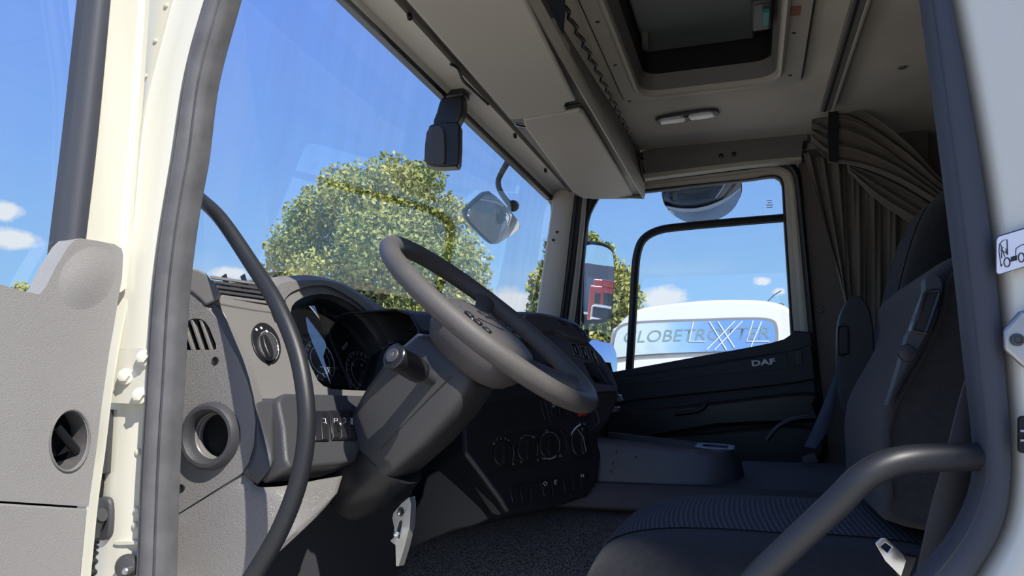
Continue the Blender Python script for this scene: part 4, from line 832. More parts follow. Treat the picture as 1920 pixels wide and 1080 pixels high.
for k, (x, sy_) in enumerate(((622, [[(-3, -5), (3, -5), (3, 3), (-3, 3), (-3, -5)], [(-3, -1), (3, -1)]]), (638, [[(-3, -4), (0, -6), (3, -4), (3, 2), (-2, 4)], [(-2, 0), (2, 0)]]), (652, [[(-2, -6), (2, 0), (-2, 6)], [(2, -6), (-2, 0), (2, 6)]]))):
    sw([(x, 772), (x+12, 772), (x+15, 821), (x+3, 821)], sy_, SP)
lathe('dimmer_wheel', F_([(632, 800)], .03)[0], Vector((0, 1, 0)), [(.008, -.002), (.010, 0), (.008, .002)], DARK, SP, seg=20)
# knee panel, footwell
corner_patch('knee_panel', [(296, 990), (317, 976), (385, 934), (453, 891), (482, 911), (511, 913), (560, 907), (600, 899), (642, 892)], [(296, 1180), (317, 1180), (385, 1170), (430, 1130), (484, 1070), (522, 1036), (578, 984), (606, 956), (632, 925)], GREY, .006, 12, .03, .05)
plate('lower_panel', PL([(480, 1030), (560, 960), (640, 870), (700, 860), (780, 900), (770, 960), (745, 1080), (720, 1140), (400, 1140)], X=-.83), (-.03, 0, 0), DGREY, DB, bevel=.01)
plate('cross_panel', PL([(690, 740), (900, 740), (950, 980), (780, 1080), (690, 1080)], X=-.88), (-.03, 0, 0), DARK, DB)
plate('footwell_side', PL(s2([(790, 930), (800, 892), (840, 880), (880, 912), (918, 972), (850, 995), (770, 1028), (745, 1045), (760, 990)], 2), Y=1.78), (0, .04, 0), DGREY, DB, bevel=.006)
plate('duct_cover', PL(s2([(836, 848), (870, 838), (922, 898), (948, 962), (920, 968), (884, 915), (846, 880)], 2), Y=1.74), (0, .06, 0), DARK, DB, bevel=.008)
# metal bracket plate below the column
bk = thing('bracket', 'bare metal pedal bracket plate with slots below the steering column', 'bracket', P(748, 1060, Y=1.28))
hk = ell(751, 959, 6, 9, 12); hk2 = [(742, 998), (748, 978), (752, 974), (754, 980), (750, 998), (749, 1008), (744, 1012)]
plate('plate', PL([(767, 932), (770, 944), (768, 985), (757, 1030), (747, 1062), (742, 1062), (741, 1022), (735, 1018), (731, 1014), (738, 1008), (739, 990), (735, 972), (737, 962), (752, 944)], Y=1.28), (.006, .012, 0), STEEL, bk, holes=[PL(hk, Y=1.28), PL(hk2, Y=1.28)], bevel=.001)
lathe('rivet', P(750, 962, Y=1.275), (.2, -1, 0), [(.004, 0), (.004, .006), (.002, .008)], CHR, bk, seg=12); lathe('rivet', P(744, 1000, Y=1.275), (.2, -1, 0), [(.005, 0), (.005, .008), (.002, .01)], CHR, bk, seg=12)

# --- centre console
PCn = Vector((.72, -.62, .30)).normalized(); PC0 = P(1128, 790, Y=2.02)
def C_f(pts, off=0): return PL(pts, pl=(PC0+PCn*off, PCn))
co = [(860, 700), (1040, 680), (1100, 700), (1126, 760), (1132, 800), (1130, 850), (1122, 900), (1104, 930), (1060, 944), (952, 964), (938, 940), (905, 895), (870, 850)]
CC = plate('centre_console', C_f(co), PCn*-.22, CONS, DB, bevel=.010, bseg=3)
PCx, PCy, _ = frame(PCn)
plate('radio_slot', C_f([(892, 756), (1020, 742), (1030, 790), (906, 808)], .001), PCn*-.002, BLACK, CC)
tube('slot_edge', C_f([(1013, 752), (1022, 789)], .002), .0008, DGREY, CC, seg=4); tube('slot_edge', C_f([(1022, 752), (1032, 792)], .002), .0008, DGREY, CC, seg=4)
plate('climate_panel', C_f(s2([(915, 828), (940, 815), (1040, 800), (1060, 812), (1062, 850), (1050, 866), (935, 884), (918, 870)], 3), .001), PCn*-.002, BLACK, CC)
tube('panel_arc', C_f(smooth_pts([(1050, 806, 0), (1062, 825, 0), (1062, 850, 0), (1054, 866, 0)], 3) and [(1050, 806), (1060, 818), (1063, 835), (1060, 852), (1053, 864)], .002), .0007, DGREY, CC, seg=4)
def knob(u, v, rx, ry, par, arcs, labs, nm='climate_knob'):
    k = plate(nm, C_f(ell(u, v, rx, ry, 32), .012), PCn*-.012, DARK, par, bevel=.002)
    plate('knob_grip', C_f(ell(u+2, v, rx*.25, ry*.8, 20), .020), PCn*-.012, DARK, k, bevel=.002)
    for a0, a1, m_, th in arcs:
        tube('knob_scale', C_f([(u+rx*1.08*cos(a0+(a1-a0)*i/14), v+ry*1.08*sin(a0+(a1-a0)*i/14)) for i in range(15)], .003), th, m_, k, seg=5)
    for tx, du, dv_ in labs: text('scale_mark', tx, C_f([(u+du, v+dv_)], .0025)[0], PCx, PCn, .010, GMK, k)
    return k
knob(944, 850, 18, 24, CC, [(2.6, 3.5, GMK, .0004), (-.5, .6, GMK, .0004)], [('0', -18, -18), ('1', -12, -26), ('2', -5, -28), ('3', 3, -27), ('4', 9, -24), ('0', -10, 23), ('A', 18, 20)])
knob(989, 842, 18, 24, CC, [(2.3, 5.2, GMK, .0005), (-.4, .5, GMK, .0005)], [('o', -12, -20), ('W', 11, -22), ('0', -12, 24), ('o', 19, 20)])
knob(1030, 835, 18, 23, CC, [(2.5, 6.8, GMK, .0006), (.9, 2.0, mat('blue_grey_mark', (.3, .32, .36), .5), .0022)], [('22', -5, -26), ('16', -11, 25), ('28', 20, 20)])
GKN = knob(1094, 828, 22, 30, CC, [(3.5, 4.45, WHT, .0022), (-.6, 1.4, DGREY, .0006)], [('N', -6, -33), ('D', 2, -33), ('R', 12, -28)], 'gear_selector')
tube('grip_line', C_f([(1083, 805), (1094, 820), (1099, 848)], .021), .0006, GMK, GKN, seg=4); tube('pointer', C_f([(1091, 803), (1096, 811)], .013), .0008, WHT, GKN, seg=4)
def csw(px, nm='rocker_switch', syms=None):
    o = plate(nm, C_f(px, .005), PCn*-.008, DARK, CC, bevel=.0012)
    if syms:
        for a in syms: tube('switch_symbol', C_f(a, .0056), .0006, WHT, o, seg=4)
    return o
for k in range(3): csw([(956+k*18, 913-k*3), (972+k*18, 910-k*3), (975+k*18, 939-k*3), (961+k*18, 942-k*3)])
csw([(1014, 903), (1030, 900), (1035, 928), (1021, 932)], syms=[[(1019, 906), (1023, 903), (1026, 907), (1022, 911), (1019, 906)]])
csw([(1033, 899), (1047, 896), (1053, 926), (1037, 929)], syms=[[(1044, 900), (1040, 901), (1040, 907), (1043, 908)], [(1041, 904), (1044, 904)]])
for k in range(2): csw([(1056+k*16, 895-k*4), (1070+k*16, 892-k*4), (1073+k*15, 921-k*4), (1060+k*15, 924-k*4)])
csw([(1087, 888), (1101, 885), (1104, 914), (1090, 917)], syms=[[(1090, 889), (1090, 895)], [(1094, 889), (1094, 895)], [(1090, 892), (1094, 892)]])
for k in range(4): csw([(1030+k*15, 755-k*1), (1043+k*15, 754-k*1), (1048+k*14, 779-k*1), (1036+k*14, 781-k*1)], syms=[[(1035, 758), (1038, 757), (1041, 760), (1038, 763), (1035, 760)]] if k == 0 else None)
hz = plate('hazard_switch', C_f([(1084, 772), (1100, 770), (1102, 778), (1087, 780)], .008), PCn*-.008, RED, CC, bevel=.001); hz['label'] = 'red hazard switch'
# upper outer part with vents, switches and cubby
PUn = Vector((.62, -.55, .56)).normalized(); PU0 = P(1110, 660, Y=2.06)
def U_f(pts, off=0): return PL(pts, pl=(PU0+PUn*off, PUn))
BLUG = mat('blue_grey_console', (.075, .08, .10), .4, bump=.15, scale=400, dist=.0004)
UC = plate('upper_console', U_f([(985, 600), (1036, 610), (1060, 612), (1098, 636), (1106, 644), (1128, 668), (1146, 696), (1157, 722), (1158, 732), (1126, 733), (1110, 736), (1090, 732), (1060, 700), (1020, 650)]), PUn*-.12, BLUG, DB, bevel=.004, holes=[U_f([(1094, 680), (1104, 680), (1132, 686), (1140, 692), (1150, 718), (1148, 721), (1115, 719), (1108, 710)])])
plate('cubby_floor', U_f([(1088, 674), (1145, 680), (1156, 726), (1105, 726)], -.05), PUn*-.004, BLACK, UC); tube('cubby_divider', U_f([(1121, 689), (1139, 718)], -.01), .003, DGREY, UC, seg=6)
tube('cubby_rim', U_f([(1094, 680), (1104, 680), (1132, 686), (1140, 692), (1150, 718), (1148, 721), (1115, 719), (1108, 710)], .001), .0012, DGREY, UC, seg=6, cyc=True)
vh = plate('vent_housing', U_f(s2([(985, 588), (1036, 594), (1050, 597), (1078, 608), (1096, 620), (1104, 636), (1102, 641), (1088, 637), (1058, 627), (1040, 618), (985, 625)], 2), .022), PUn*-.05, DGREY, DB, bevel=.005, bseg=3)
for a_ in ([(1042, 598), (1062, 603), (1070, 615), (1050, 609)], [(1068, 605), (1084, 611), (1092, 624), (1077, 618)], [(1088, 615), (1095, 620), (1101, 632), (1094, 628)]):
    o = plate('air_vent', U_f(a_, .0235), PUn*-.003, BLACK, vh)
    for f_ in (.33, .66): tube('vent_slat', U_f([(a_[0][0]*(1-f_)+a_[3][0]*f_, a_[0][1]*(1-f_)+a_[3][1]*f_), (a_[1][0]*(1-f_)+a_[2][0]*f_, a_[1][1]*(1-f_)+a_[2][1]*f_)], .025), .0014, DGREY, o, seg=5)
    tube('vent_rim', U_f(a_, .024), .0012, BLUG, o, seg=5, cyc=True)
for k in range(3):
    x, y = 1069+k*18, 643+k*6
    o = plate('rocker_switch', U_f([(x, y), (x+12-k*2, y+2), (x+20-k*2, y+24), (x+8, y+22)], .004), PUn*-.006, DARK, UC, bevel=.001)
    tube('switch_rim', U_f([(x, y), (x+12-k*2, y+2), (x+20-k*2, y+24), (x+8, y+22)], .0045), .0006, GMK, o, seg=4, cyc=True); tube('switch_symbol', U_f([(x+8, y+7), (x+12, y+18)], .0045), .0009, GMK, o, seg=4)
LB = plate('lower_band', U_f([(1110, 737), (1158, 733), (1160, 744), (1140, 790), (1124, 792)], -.004), PUn*-.08, CONS, DB, bevel=.003)
plate('ashtray_lid', PL([(1124, 741), (1130, 738), (1160, 740), (1165, 753), (1128, 753)], Y=2.06), (0, .05, 0), BLUG, DB, bevel=.003); plate('cup_flap', PL([(1127, 764), (1158, 763), (1159, 772), (1130, 775)], Y=2.06), (0, .05, 0), BLUG, DB, bevel=.003)

# ------------------------------------------------------------------ steering wheel and column
WC = Vector((-.467, 1.333, 2.122)); TL = radians(40.1)
wn = Vector((sin(TL), 0, cos(TL))); wx = Vector((cos(TL), 0, -sin(TL))); wy = Vector((0, 1, 0))
def W(x, y, z): return WC+wx*x+wy*y+wn*z
SW = thing('steering_wheel', 'large grey leather steering wheel behind the open driver door', 'steering wheel', WC)
tube('rim', [W(.235*cos(2*pi*i/72), .235*sin(2*pi*i/72), 0) for i in range(72)], .0185, RIM, SW, seg=20, cyc=True)
hubm = mat('hub_plastic', (.085, .08, .082), .5, bump=.4, scale=450, kind='voronoi', dist=.0005)
def hubrow(s_, z, sq=.75): return [W(.012+.098*s_*math.copysign(abs(cos(a))**sq, cos(a)), .105*s_*math.copysign(abs(sin(a))**sq, sin(a)), z) for a in [2*pi*j/40 for j in range(40)]]
loft('hub_pad', [hubrow(.62, -.095), hubrow(.85, -.085), hubrow(1.0, -.060), hubrow(1.04, -.035), hubrow(.99, -.016), hubrow(.9, -.006), hubrow(.7, .0), hubrow(.35, .003), hubrow(.05, .004)], hubm, SW)
tube('pad_seam', [p+wn*.0005 for p in hubrow(1.045, -.033)], .0015, DARK, SW, seg=6, cyc=True)
for a, wd in ((radians(38), .05), (radians(-38), .05), (radians(118), .042), (radians(-118), .042)):
    d_ = Vector((cos(a), sin(a), 0)); pp = Vector((-sin(a), cos(a), 0)); rows = []
    for s_, w2, z, th in ((.07, wd*.75, -.035, .022), (.12, wd*.5, -.030, .016), (.17, wd*.42, -.018, .013), (.205, wd*.5, -.006, .012), (.232, wd*.75, .0, .012)):
        r_ = []
        for j in range(12):
            b_ = 2*pi*j/12; x_ = d_.x*s_+pp.x*cos(b_)*w2; y_ = d_.y*s_+pp.y*cos(b_)*w2; r_.append(W(x_, y_, z+sin(b_)*th))
        rows.append(r_)
    loft('spoke', rows, hubm, SW)
for sy in (-1, 1):
    tube('chrome_trim', smooth_pts([W(-.04, sy*.078, -.002), W(.02, sy*.092, -.006), W(.075, sy*.085, -.010)], 6), .0022, CHR, SW, seg=6)
    for k in range(3): rbox('wheel_button', W(-.012+.022*k, sy*.086, -.002), (.017, .018, .006), DARK, SW, ax=(wx, wy, wn), bevel=.002)
em = rbox('wheel_badge', W(-.015, .0, .003), (.022, .055, .003), DARK, SW, ax=(wx, wy, wn), bevel=.001)
text('badge_lettering', 'DAF', W(-.015, 0, .0048), wy*1, wn, .017, STEEL, em, sx=1.5, bold=.03)
tube('pad_crease', smooth_pts([W(.0, -.07, .001), W(.03, 0, .0045), W(.0, .07, .001)], 6), .001, DARK, SW, seg=5)
# column shroud
ST = thing('steering_column', 'grey plastic steering column shroud below the wheel', 'steering column', W(0, 0, -.4))
def colrow(t, hw, up_, dn, sq=.55, n=28, xo=0):
    r_ = []
    for j in range(n):
        a = 2*pi*j/n; cx_, sy_ = math.copysign(abs(cos(a))**sq, cos(a)), math.copysign(abs(sin(a))**sq, sin(a))
        r_.append(W(xo+(dn if cx_ > 0 else up_)*cx_, hw*sy_, -t))
    return r_
loft('shroud', [colrow(.085, .068, .06, .06, .4), colrow(.10, .075, .085, .075, .4), colrow(.16, .078, .098, .08, .4), colrow(.24, .079, .098, .075, .4), colrow(.32, .077, .085, .06, .4), colrow(.37, .070, .06, .045, .4), colrow(.39, .055, .045, .03, .4)], mat('column_grey', (.043, .043, .046), .45, bump=.15, scale=500, dist=.0004), ST, bevel=0)
tube('shroud_seam', [W(.03, -.0785, -.11), W(.02, -.0795, -.2), W(.01, -.078, -.3)], .0009, DARK, ST, seg=5)
loft('column_boot', [colrow(.33, .078, .078, .08, .8), colrow(.37, .080, .078, .08, .8), colrow(.42, .07, .065, .06, .9), colrow(.46, .05, .05, .04, 1)], DARK, ST)
# stalk with horn button
SK = thing('column_stalk', 'black indicator stalk with horn symbol on its end, left of the column', 'stalk', P(800, 700, Y=1.26))
ke = P(737, 667, Y=1.12); kb = P(772, 688, Y=1.165); kc = P(812, 712, Y=1.27); ka = (ke-kb).normalized()
DGM = mat('stalk_black', (.02, .02, .022), .3)
lathe('end_knob', kb, ka, [(.012, -.034), (.020, -.024), (.0215, -.012), (.0215, (ke-kb).length-.010), (.0228, (ke-kb).length-.008), (.0228, (ke-kb).length-.002), (.021, (ke-kb).length), (.0135, (ke-kb).length+.0008)], DGM, SK, seg=40)
hb = lathe('horn_button', ke, ka, [(.0125, -.002), (.0125, .003), (.0115, .0042)], DGREY, SK, seg=32)
kx, ky, _ = frame(ka)
tube('horn_symbol', [ke+ka*.0045+kx*a+ky*b_ for a, b_ in ((-.004, .001), (-.001, .001), (.003, .004), (.004, -.002), (-.001, -.0015), (-.004, -.004))], .0003, GMK, hb, seg=4)
tube('stalk_arm', [kb, kb.lerp(kc, .5), kc, kc+(kc-kb)*.5], [.014, .012, .014, .016], DGREY, SK, seg=16)
for k in range(3): rbox('stalk_mark', kb+ka*.006+Vector((.013, -.013, .004+.004*k*0))+ka*(-.01*k), (.003, .001, .003), GMK, SK, ax=(kx, ky, ka), bevel=0)

# ------------------------------------------------------------------ tray on the tunnel
TR = thing('storage_tray', 'long blue-grey storage tray with cup holder on the engine cover', 'tray', (-.25, 2.1, 1.74))
def trow(s_, z, ex=0): 
    pts = smooth_pts([(-.41, 1.985-ex, z), (-.22, 1.985-ex, z), (-.10, 1.995-ex, z), (-.05+ex, 2.03, z), (-.035+ex, 2.10, z), (-.05+ex, 2.18, z), (-.10, 2.22+ex, z), (-.25, 2.235+ex, z), (-.41, 2.24+ex, z)], 4)
    return pts
zt_ = [1.862, 1.858, 1.845, 1.832, 1.826]
def tilt(rows): 
    for r in rows:
        for p in r: p.z -= max(0, (p.x+.45))*.09 if p.z > 1.78 else 0
    return rows
o_t = tilt([trow(1, 1.735, .012), trow(1, 1.85, 0), trow(1, 1.868, -.006), trow(1, 1.872, -.012), trow(1, 1.868, -.018), trow(1, 1.845, -.021)])
sheet('body', o_t, TRAY, TR, solid=0)
fl = tilt([trow(1, 1.838, -.020)])[0]; plate('tray_floor', fl, (0, 0, -.01), DARK, TR)
plate('cup_holder', [Vector((x, y, 1.838-(x+.45)*.05)) for x, y in [(q[0], q[1]) for q in rrect(-.10, 2.105, .10, .2, .04, 5)]], (0, 0, .022), TRAY, TR, holes=[[Vector((x, y, 1.838-(x+.45)*.05)) for x, y in rrect(-.10, 2.11, .065, .09, .025, 5)]], bevel=.004)
for u, v in ((1156, 847), (1193, 857), (1149, 868), (1146, 884)):
    lathe('screw_hole', P(u, v, Y=1.955), (0, -1, 0), [(.003, 0), (.003, .001)], BLACK, TR, seg=10)

# ------------------------------------------------------------------ grab handles
HB = mat('handle_black', (.016, .017, .020), .46, bump=.1, scale=120, dist=.0006)
t = thing('grab_handle', 'long curved black grab bar at the left door pillar, in front of the dashboard', 'grab handle', P(362, 360, Y=1.0))
hp = [(345, 330, 1.03), (364, 362, 1.02), (412, 408, 1.0), (470, 492, .98), (520, 572, .955), (556, 660, .94), (573, 750, .93), (573, 830, .925), (556, 915, .92), (522, 1000, .915), (478, 1075, .91), (440, 1130, .91)]
tube('bar', smooth_pts([P(u, v, Y=y) for u, v, y in hp], 8), [.0108, .012, .0126, .0130, .0130], HB, t, seg=24)
t = thing('grab_handle', 'black bent grab bar running from the right door pillar past the seat', 'grab handle', P(1835, 858, Y=.93))
hp = [(1880, 856, .93), (1830, 856, .925), (1760, 858, .90), (1700, 862, .88), (1655, 874, .87), (1612, 900, .865), (1570, 942, .865), (1500, 1008, .865), (1420, 1084, .865), (1370, 1140, .865)]
tube('bar', smooth_pts([P(u, v, Y=y) for u, v, y in hp], 8), .0148, HB, t, seg=24)

# ------------------------------------------------------------------ seats
def cushion(name, c, size, m, par, n=(22, 22), pw=4.0, dome=.02, bol=.02, rot=None):
    """padded cushion: rounded edges, domed middle, raised side bolsters"""
    lx, ly, lz = size; rows = []
    me_v = []; nu, nv = n
    def surf(sgn):
        R_ = []
        for i in range(nu+1):
            a = -1+2*i/nu; r_ = []
            for j in range(nv+1):
                b_ = -1+2*j/nv
                aa = math.copysign(1-(1-abs(a))**1.6, a); bb = math.copysign(1-(1-abs(b_))**1.6, b_)
                ed = (max(0, 1-abs(aa)**pw)*max(0, 1-abs(bb)**pw))**(1/2.6)
                h = ed*lz/2+(dome*(1-aa*aa)*(1-bb*bb) if sgn > 0 else 0)+(bol*math.exp(-((abs(bb)-.72)/.16)**2)*ed if sgn > 0 else 0)
                r_.append(Vector((aa*lx/2, bb*ly/2, sgn*h)))
            R_.append(r_)
        return R_
    vs = []; fs = []
    for sgn in (1, -1):
        v_, f_ = grid(surf(sgn)); k0 = len(vs); vs += v_; fs += [tuple(k0+i for i in (f if sgn > 0 else f[::-1])) for f in f_]
    Mx = rot or Matrix.Identity(3); c = Vector(c); vs = [c+Mx @ v for v in vs]
    me = M_(vs, fs); bm = bmesh.new(); bm.from_mesh(me); bmesh.ops.remove_doubles(bm, verts=bm.verts, dist=1e-5); bmesh.ops.recalc_face_normals(bm, faces=bm.faces); bm.to_mesh(me); bm.free()
    return link(name, me, m, par, sub=1)
def seat(name, label, cy, x0, zc, armpx=None, lean=14, backlen=.80, far=False, sw_=.150, bol=.018, wd=.54, back=True, yo=0, bb=.05):
    t_ = thing(name, label, 'seat', (x0+.1, cy, zc-.3))
    cb = cushion('cushion', (x0, cy, zc-.055), (.56, wd, .15), VEL, t_, dome=.012, bol=bol)
    # striped centre panel lying in the cushion
    rows = []
    for i in range(25):
        a = -1+2*i/24; r_ = []
        for j in range(13):
            b_ = -1+2*j/12
            x_ = x0-.005+a*.262; y_ = cy+yo+b_*sw_*(1-.10*abs(a)); ax2 = abs((x_-x0)/.28)
            aa = min(ax2, .999); ed = (max(0, 1-aa**4.0))**(1/2.6)*(max(0, 1-abs((y_-cy)/(wd/2))**4))**(1/2.6)
            h = ed*.075+.012*(1-aa*aa)*(1-((y_-cy)/(wd/2))**2)+bol*math.exp(-((abs((y_-cy)/(wd/2))-.72)/.16)**2)*ed
            r_.append(Vector((x_, y_, zc-.055+h+.0025+.004*(1-b_**4)*(1-a**8))))
        rows.append(r_)
    sheet('cushion_centre', rows, SFAB, t_)
    rbox('seat_base', (x0+.03, cy, zc-.25), (.40, .42, .26), DARK, t_, bevel=.02)
    if not back: return t_
    ang = radians(lean); R3 = Matrix(((sin(ang), 0, -cos(ang)), (0, 1, 0), (cos(ang), 0, sin(ang))))   # local x runs up the back, local z out of its front
    bc = Vector((x0+.27, cy, zc+.0))+R3 @ Vector((backlen/2-.02, 0, -.05))
    bb_ = cushion('backrest', bc, (backlen, .52, .17), VEL, t_, dome=.01, bol=bb, rot=R3)
    rows = []
    for i in range(25):
        a = -1+2*i/24; r_ = []
        for j in range(11):
            b_ = -1+2*j/10; lx_ = a*(backlen/2-.05); ly_ = b_*.14; aa = abs(lx_/(backlen/2)); bq = abs(ly_/.26)
            ed = (max(0, 1-aa**4)*max(0, 1-bq**4))**(1/2.6)
            h = ed*.085+.01*(1-aa*aa)*(1-bq*bq)+bb*math.exp(-((bq-.72)/.16)**2)*ed
            r_.append(bc+R3 @ Vector((lx_, ly_, h+.003+.004*(1-b_**4))))
        rows.append(r_)
    sheet('backrest_centre', rows, SFAB, t_)
    return t_
DS = seat('driver_seat', 'dark fabric driver seat with striped centre behind the grab bar', 1.40, .03, 1.765, yo=-.055, sw_=.145, bol=.002, wd=.58, back=False)
bp_ = [(1668, 985), (1660, 940), (1657, 880), (1654, 835), (1657, 800), (1664, 762), (1680, 725), (1700, 690), (1718, 660), (1736, 625), (1752, 580), (1752, 545), (1750, 512), (1768, 492), (1795, 474), (1850, 462), (1960, 460), (1990, 600), (2000, 800), (1960, 990), (1800, 1010)]
yb = [(0, .75), (.006, .86), (.02, .94), (.045, .985), (.08, 1.0), (.40, 1.0), (.44, .985), (.47, .94), (.49, .86), (.497, .7)]
o3 = smooth_pts(PL(bp_, Y=1.17), 3, True); cbk = P(1830, 740, Y=1.17)
loft('backrest', [[cbk+(p-cbk)*(1-(1-k)*.28)+Vector((0, y, 0)) for p in o3] for y, k in yb], VEL, DS)
tube('seam', smooth_pts(PL([(1672, 940), (1668, 860), (1668, 800), (1690, 740), (1730, 670), (1766, 590), (1778, 530), (1800, 500)], Y=1.165), 4), .0025, VEL, DS, seg=6)
PS = seat('passenger_seat', 'tall dark passenger seat with striped headrest beside the curtain', 2.62, .06, 1.70, lean=14, backlen=.94, bb=.012)
# headrest swell of the passenger seat
# folded armrests
def armrest(par, px, Y, th, hpx, cap):
    a = plate('armrest', PL(s2(px, 2), Y=Y), (0, th, 0), NAVY, par, bevel=.012, bseg=3)
    h = plate('armrest_handle', PL(s2(hpx, 2), Y=Y-.002), (0, .02, 0), DARK, a, bevel=.003)
    cx_ = sum(p[0] for p in hpx)/len(hpx); cy_ = sum(p[1] for p in hpx)/len(hpx)
    tube('handle_ring', PL([(cx_+(u-cx_)*.9, cy_+(v-cy_)*.94) for u, v in hpx], Y=Y-.003), .003, DARK, h, seg=6, cyc=True)
    lathe('pivot_cap', P(*cap, Y=Y-.002), (0, -1, 0), [(.012, 0), (.011, .003), (.002, .004)], DARK, a, seg=20); return a
armrest(PS, [(1607, 553), (1592, 562), (1580, 580), (1573, 602), (1570, 640), (1570, 700), (1573, 750), (1580, 775), (1600, 792), (1634, 804), (1640, 780), (1641, 690), (1638, 610), (1626, 568)], 2.3, .05, [(1571, 612), (1590, 610), (1592, 636), (1591, 664), (1572, 667), (1570, 640)], (1604, 764))
armrest(DS, [(1747, 515), (1737, 519), (1735, 530), (1735, 545), (1720, 585), (1707, 622), (1702, 630), (1687, 686), (1672, 734), (1664, 760), (1687, 706), (1710, 668), (1736, 628), (1755, 583), (1766, 546), (1763, 523)], 1.14, .03, [(1735, 547), (1763, 542), (1762, 556), (1746, 600), (1735, 627), (1708, 622), (1716, 600)], (1701, 662))
# ------------------------------------------------------------------ belts
def strap(name, label, cat, a, b_, m, Y0, wdt=.0015):
    t_ = thing(name, label, cat, a[0]); rows = [[p, q] for p, q in zip(smooth_pts(a, 6), smooth_pts(b_, 6))]
    sheet('webbing', rows, m, t_, solid=.002); return t_
a = [P(1832, 640, Y=1.0), P(1800, 740, Y=.99), P(1770, 860, Y=.98), P(1742, 960, Y=.98), P(1712, 1100, Y=.98)]
b_ = [P(1880, 640, Y=1.03), P(1850, 780, Y=1.02), P(1832, 880, Y=1.01), P(1810, 980, Y=1.0), P(1770, 1100, Y=1.0)]
t = strap('seat_belt', 'wide grey driver seat belt hanging beside the right door pillar, with metal tongue', 'seat belt', a, b_, BELT, 1)
TQ = PL([(1641, 1019), (1652, 1009), (1662, 1009), (1694, 1040), (1700, 1052), (1690, 1082), (1680, 1072), (1660, 1052)], Y=1.05)
plate('belt_tongue', TQ, (0, .004, 0), CHR, t, holes=[PL([(1651, 1026), (1660, 1017), (1672, 1026), (1664, 1037)], Y=1.05)], bevel=.0008)
plate('tongue_grip', PL([(1672, 1030), (1700, 1040), (1722, 1044), (1700, 1100), (1684, 1084), (1668, 1050)], Y=1.055), (0, .012, 0), DARK, t, bevel=.002)
a = [P(1566, 700, Y=2.7), P(1546, 752, Y=2.6), P(1526, 800, Y=2.5), P(1508, 838, Y=2.45)]; b_ = [P(1576, 708, Y=2.68), P(1568, 760, Y=2.58), P(1553, 806, Y=2.48), P(1530, 842, Y=2.43)]
t = strap('seat_belt', 'blue-grey passenger seat belt slanting down behind the tray', 'seat belt', a, b_, BELTB, 1)
plate('belt_buckle', PL([(1504, 858), (1528, 850), (1536, 868), (1506, 872)], Y=2.4), (0, .02, 0), DGREY, t, bevel=.003)
q = thing('floor_lever', 'black curved handle loop beside the passenger seat cushion', 'lever', P(1450, 820, Y=2.5))
tube('loop', smooth_pts(PL([(1438, 825), (1460, 800), (1490, 786), (1530, 782)], Y=2.5), 5), .007, DARK, q, seg=10)

# ------------------------------------------------------------------ curtain
def cloth(name, top, bot, Y0, folds, amp, m, par, nu=90, nv=26, along=False, ph=0, Y1=None):
    a = smooth_pts([P(u, v, Y=(Y0)) for u, v in top], 8); b_ = smooth_pts([P(u, v, Y=(Y1 or Y0)) for u, v in bot], 8)
    def rs(q, m_):
        q = np.array(q); s = np.concatenate([[0], np.cumsum(np.linalg.norm(np.diff(q, axis=0), axis=1))]); t_ = np.linspace(0, s[-1], m_); return [Vector([np.interp(x, s, q[:, i]) for i in range(3)]) for x in t_]
    a, b_ = rs(a, nu), rs(b_, nu); rows = []
    for i in range(nu):
        r_ = []
        for j in range(nv):
            s_, t_ = i/(nu-1), j/(nv-1); k = t_ if along else s_; o2 = s_ if along else t_
            w_ = sin(2*pi*folds*k+ph+1.1*sin(3*o2+5*k))+.45*sin(2*pi*folds*2.3*k+2+2*o2)+.3*sin(2*pi*folds*.6*k+4*o2)
            r_.append(a[i].lerp(b_[i], t_)+Vector((0, -amp*w_, .15*amp*w_)))
        rows.append(r_)
    return sheet(name, rows, m, par, solid=.002)
CT = thing('curtain', 'grey-brown bunk curtain tied back with a black strap under the ceiling', 'curtain', P(1560, 300, Y=2.9))
cloth('hanging_folds', [(1506, 288), (1540, 296), (1580, 305), (1640, 320), (1700, 330), (1760, 340)], [(1585, 560), (1600, 640), (1625, 660), (1650, 670), (1700, 690), (1760, 700)], 2.98, 8, .016, CURT, CT, nu=150, nv=30, Y1=2.98)
cloth('swept_band', [(1555, 198), (1590, 197), (1640, 224), (1700, 272), (1750, 322), (1800, 368)], [(1552, 305), (1590, 309), (1630, 318), (1680, 338), (1730, 366), (1800, 410)], 2.80, 4.5, .013, CURT, CT, nu=80, nv=80, along=True)
cloth('swept_tail', [(1588, 310), (1630, 318), (1680, 336), (1730, 362), (1800, 408)], [(1592, 322), (1640, 370), (1700, 412), (1750, 440), (1800, 470)], 2.86, 3.5, .012, CURT, CT, nu=70, nv=60, along=True, ph=2)
cloth('gathered_heading', [(1522, 216), (1535, 205), (1552, 200), (1562, 202)], [(1521, 262), (1532, 276), (1548, 296), (1562, 300)], 2.84, 5, .010, CURT, CT, nu=40, nv=70, along=True)
plate('tie_strap', PL([(1554, 196), (1570, 194), (1573, 240), (1571, 304), (1554, 302), (1552, 250)], Y=2.775), (0, .006, 0), BLACK, CT, bevel=.001)
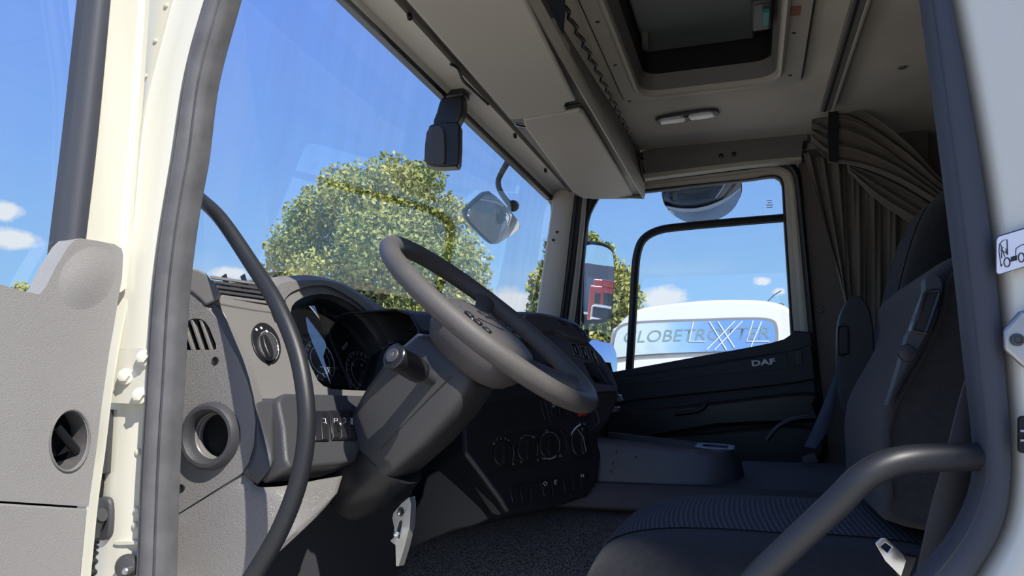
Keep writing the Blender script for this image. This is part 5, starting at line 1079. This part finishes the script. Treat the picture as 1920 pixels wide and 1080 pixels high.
# ------------------------------------------------------------------ sticker and striker on the right door pillar
SB = ((.3, .893, 2), (0, 1, 0)); YB = .893
def B_(pts, o=0): return PL(pts, Y=YB-o)
ST_ = thing('warning_label', 'white rectangular sticker with truck pictogram on the right door pillar', 'sticker', P(1900, 470, Y=YB))
def shear_rect(u0, v0, u1, v1, sl, r=6):
    return [(x, y+(x-u0)*sl) for x, y in rrect((u0+u1)/2, (v0+v1)/2, u1-u0, v1-v0, r)]
plate('sticker_border', B_(shear_rect(1867, 443, 2010, 517, -.30, 8), .001), (0, .001, 0), mat('sticker_line', (.05, .06, .1), .5), ST_)
BKM = mat('print_black', (.015, .015, .02), .5)
sf = plate('sticker_face', B_(shear_rect(1869, 445, 2008, 515, -.30, 7), .0016), (0, .0008, 0), mat('sticker_white', (.8, .82, .9), .35), ST_)
for ln_ in ([(1879, 495), (1877, 500), (1873, 470), (1874, 458), (1880, 451), (1888, 449), (1889, 478)], [(1876, 458), (1884, 482)], [(1875, 468), (1890, 476)], [(1877, 466), (1882, 464)], [(1878, 470), (1878, 484)], [(1886, 466), (1887, 476)]): tube('pictogram_line', B_(ln_, .0018), .0005, BKM, sf, seg=4)
for u, v in ((1888, 492), (1915, 483), (1950, 470)): tube('pictogram_wheel', B_(ell(u, v, 5.5, 8.5, 20), .0018), .0007, BKM, sf, seg=4, cyc=True)
plate('pictogram_chassis', B_([(1895, 482), (1907, 478), (1907, 488), (1895, 491)], .0018), (0, .0005, 0), BKM, sf)
tube('pictogram_line', B_([(1904, 478), (1905, 466), (1914, 460), (1950, 450)], .0018), .0005, BKM, sf, seg=4)
t = thing('door_striker', 'bare metal door striker plate at the right door pillar', 'striker', P(1905, 635, Y=YB-.005))
plate('striker_plate', PL([(1883, 618), (1912, 584), (1990, 560), (1990, 700), (1922, 690), (1884, 655)], Y=.887), (0, .008, 0), STEEL, t, bevel=.003)
lathe('striker_screw', P(1908, 637, Y=.885), (0, -1, 0), [(.0065, 0), (.006, .002), (.004, .0025), (.003, .001)], DGREY, t, seg=20)
t = thing('vent_slot', 'black slotted vent at the right edge of the door pillar', 'vent', P(1925, 810, Y=.885))
plate('slot', B_(rrect(1955, 815, 88, 70, 8), .006), (0, .006, 0), BLACK, t); 
for v in (806, 824): plate('slot_bar', B_([(1914, v), (1990, v), (1990, v+4), (1914, v+4)], .008), (0, .003, 0), GMK, t)
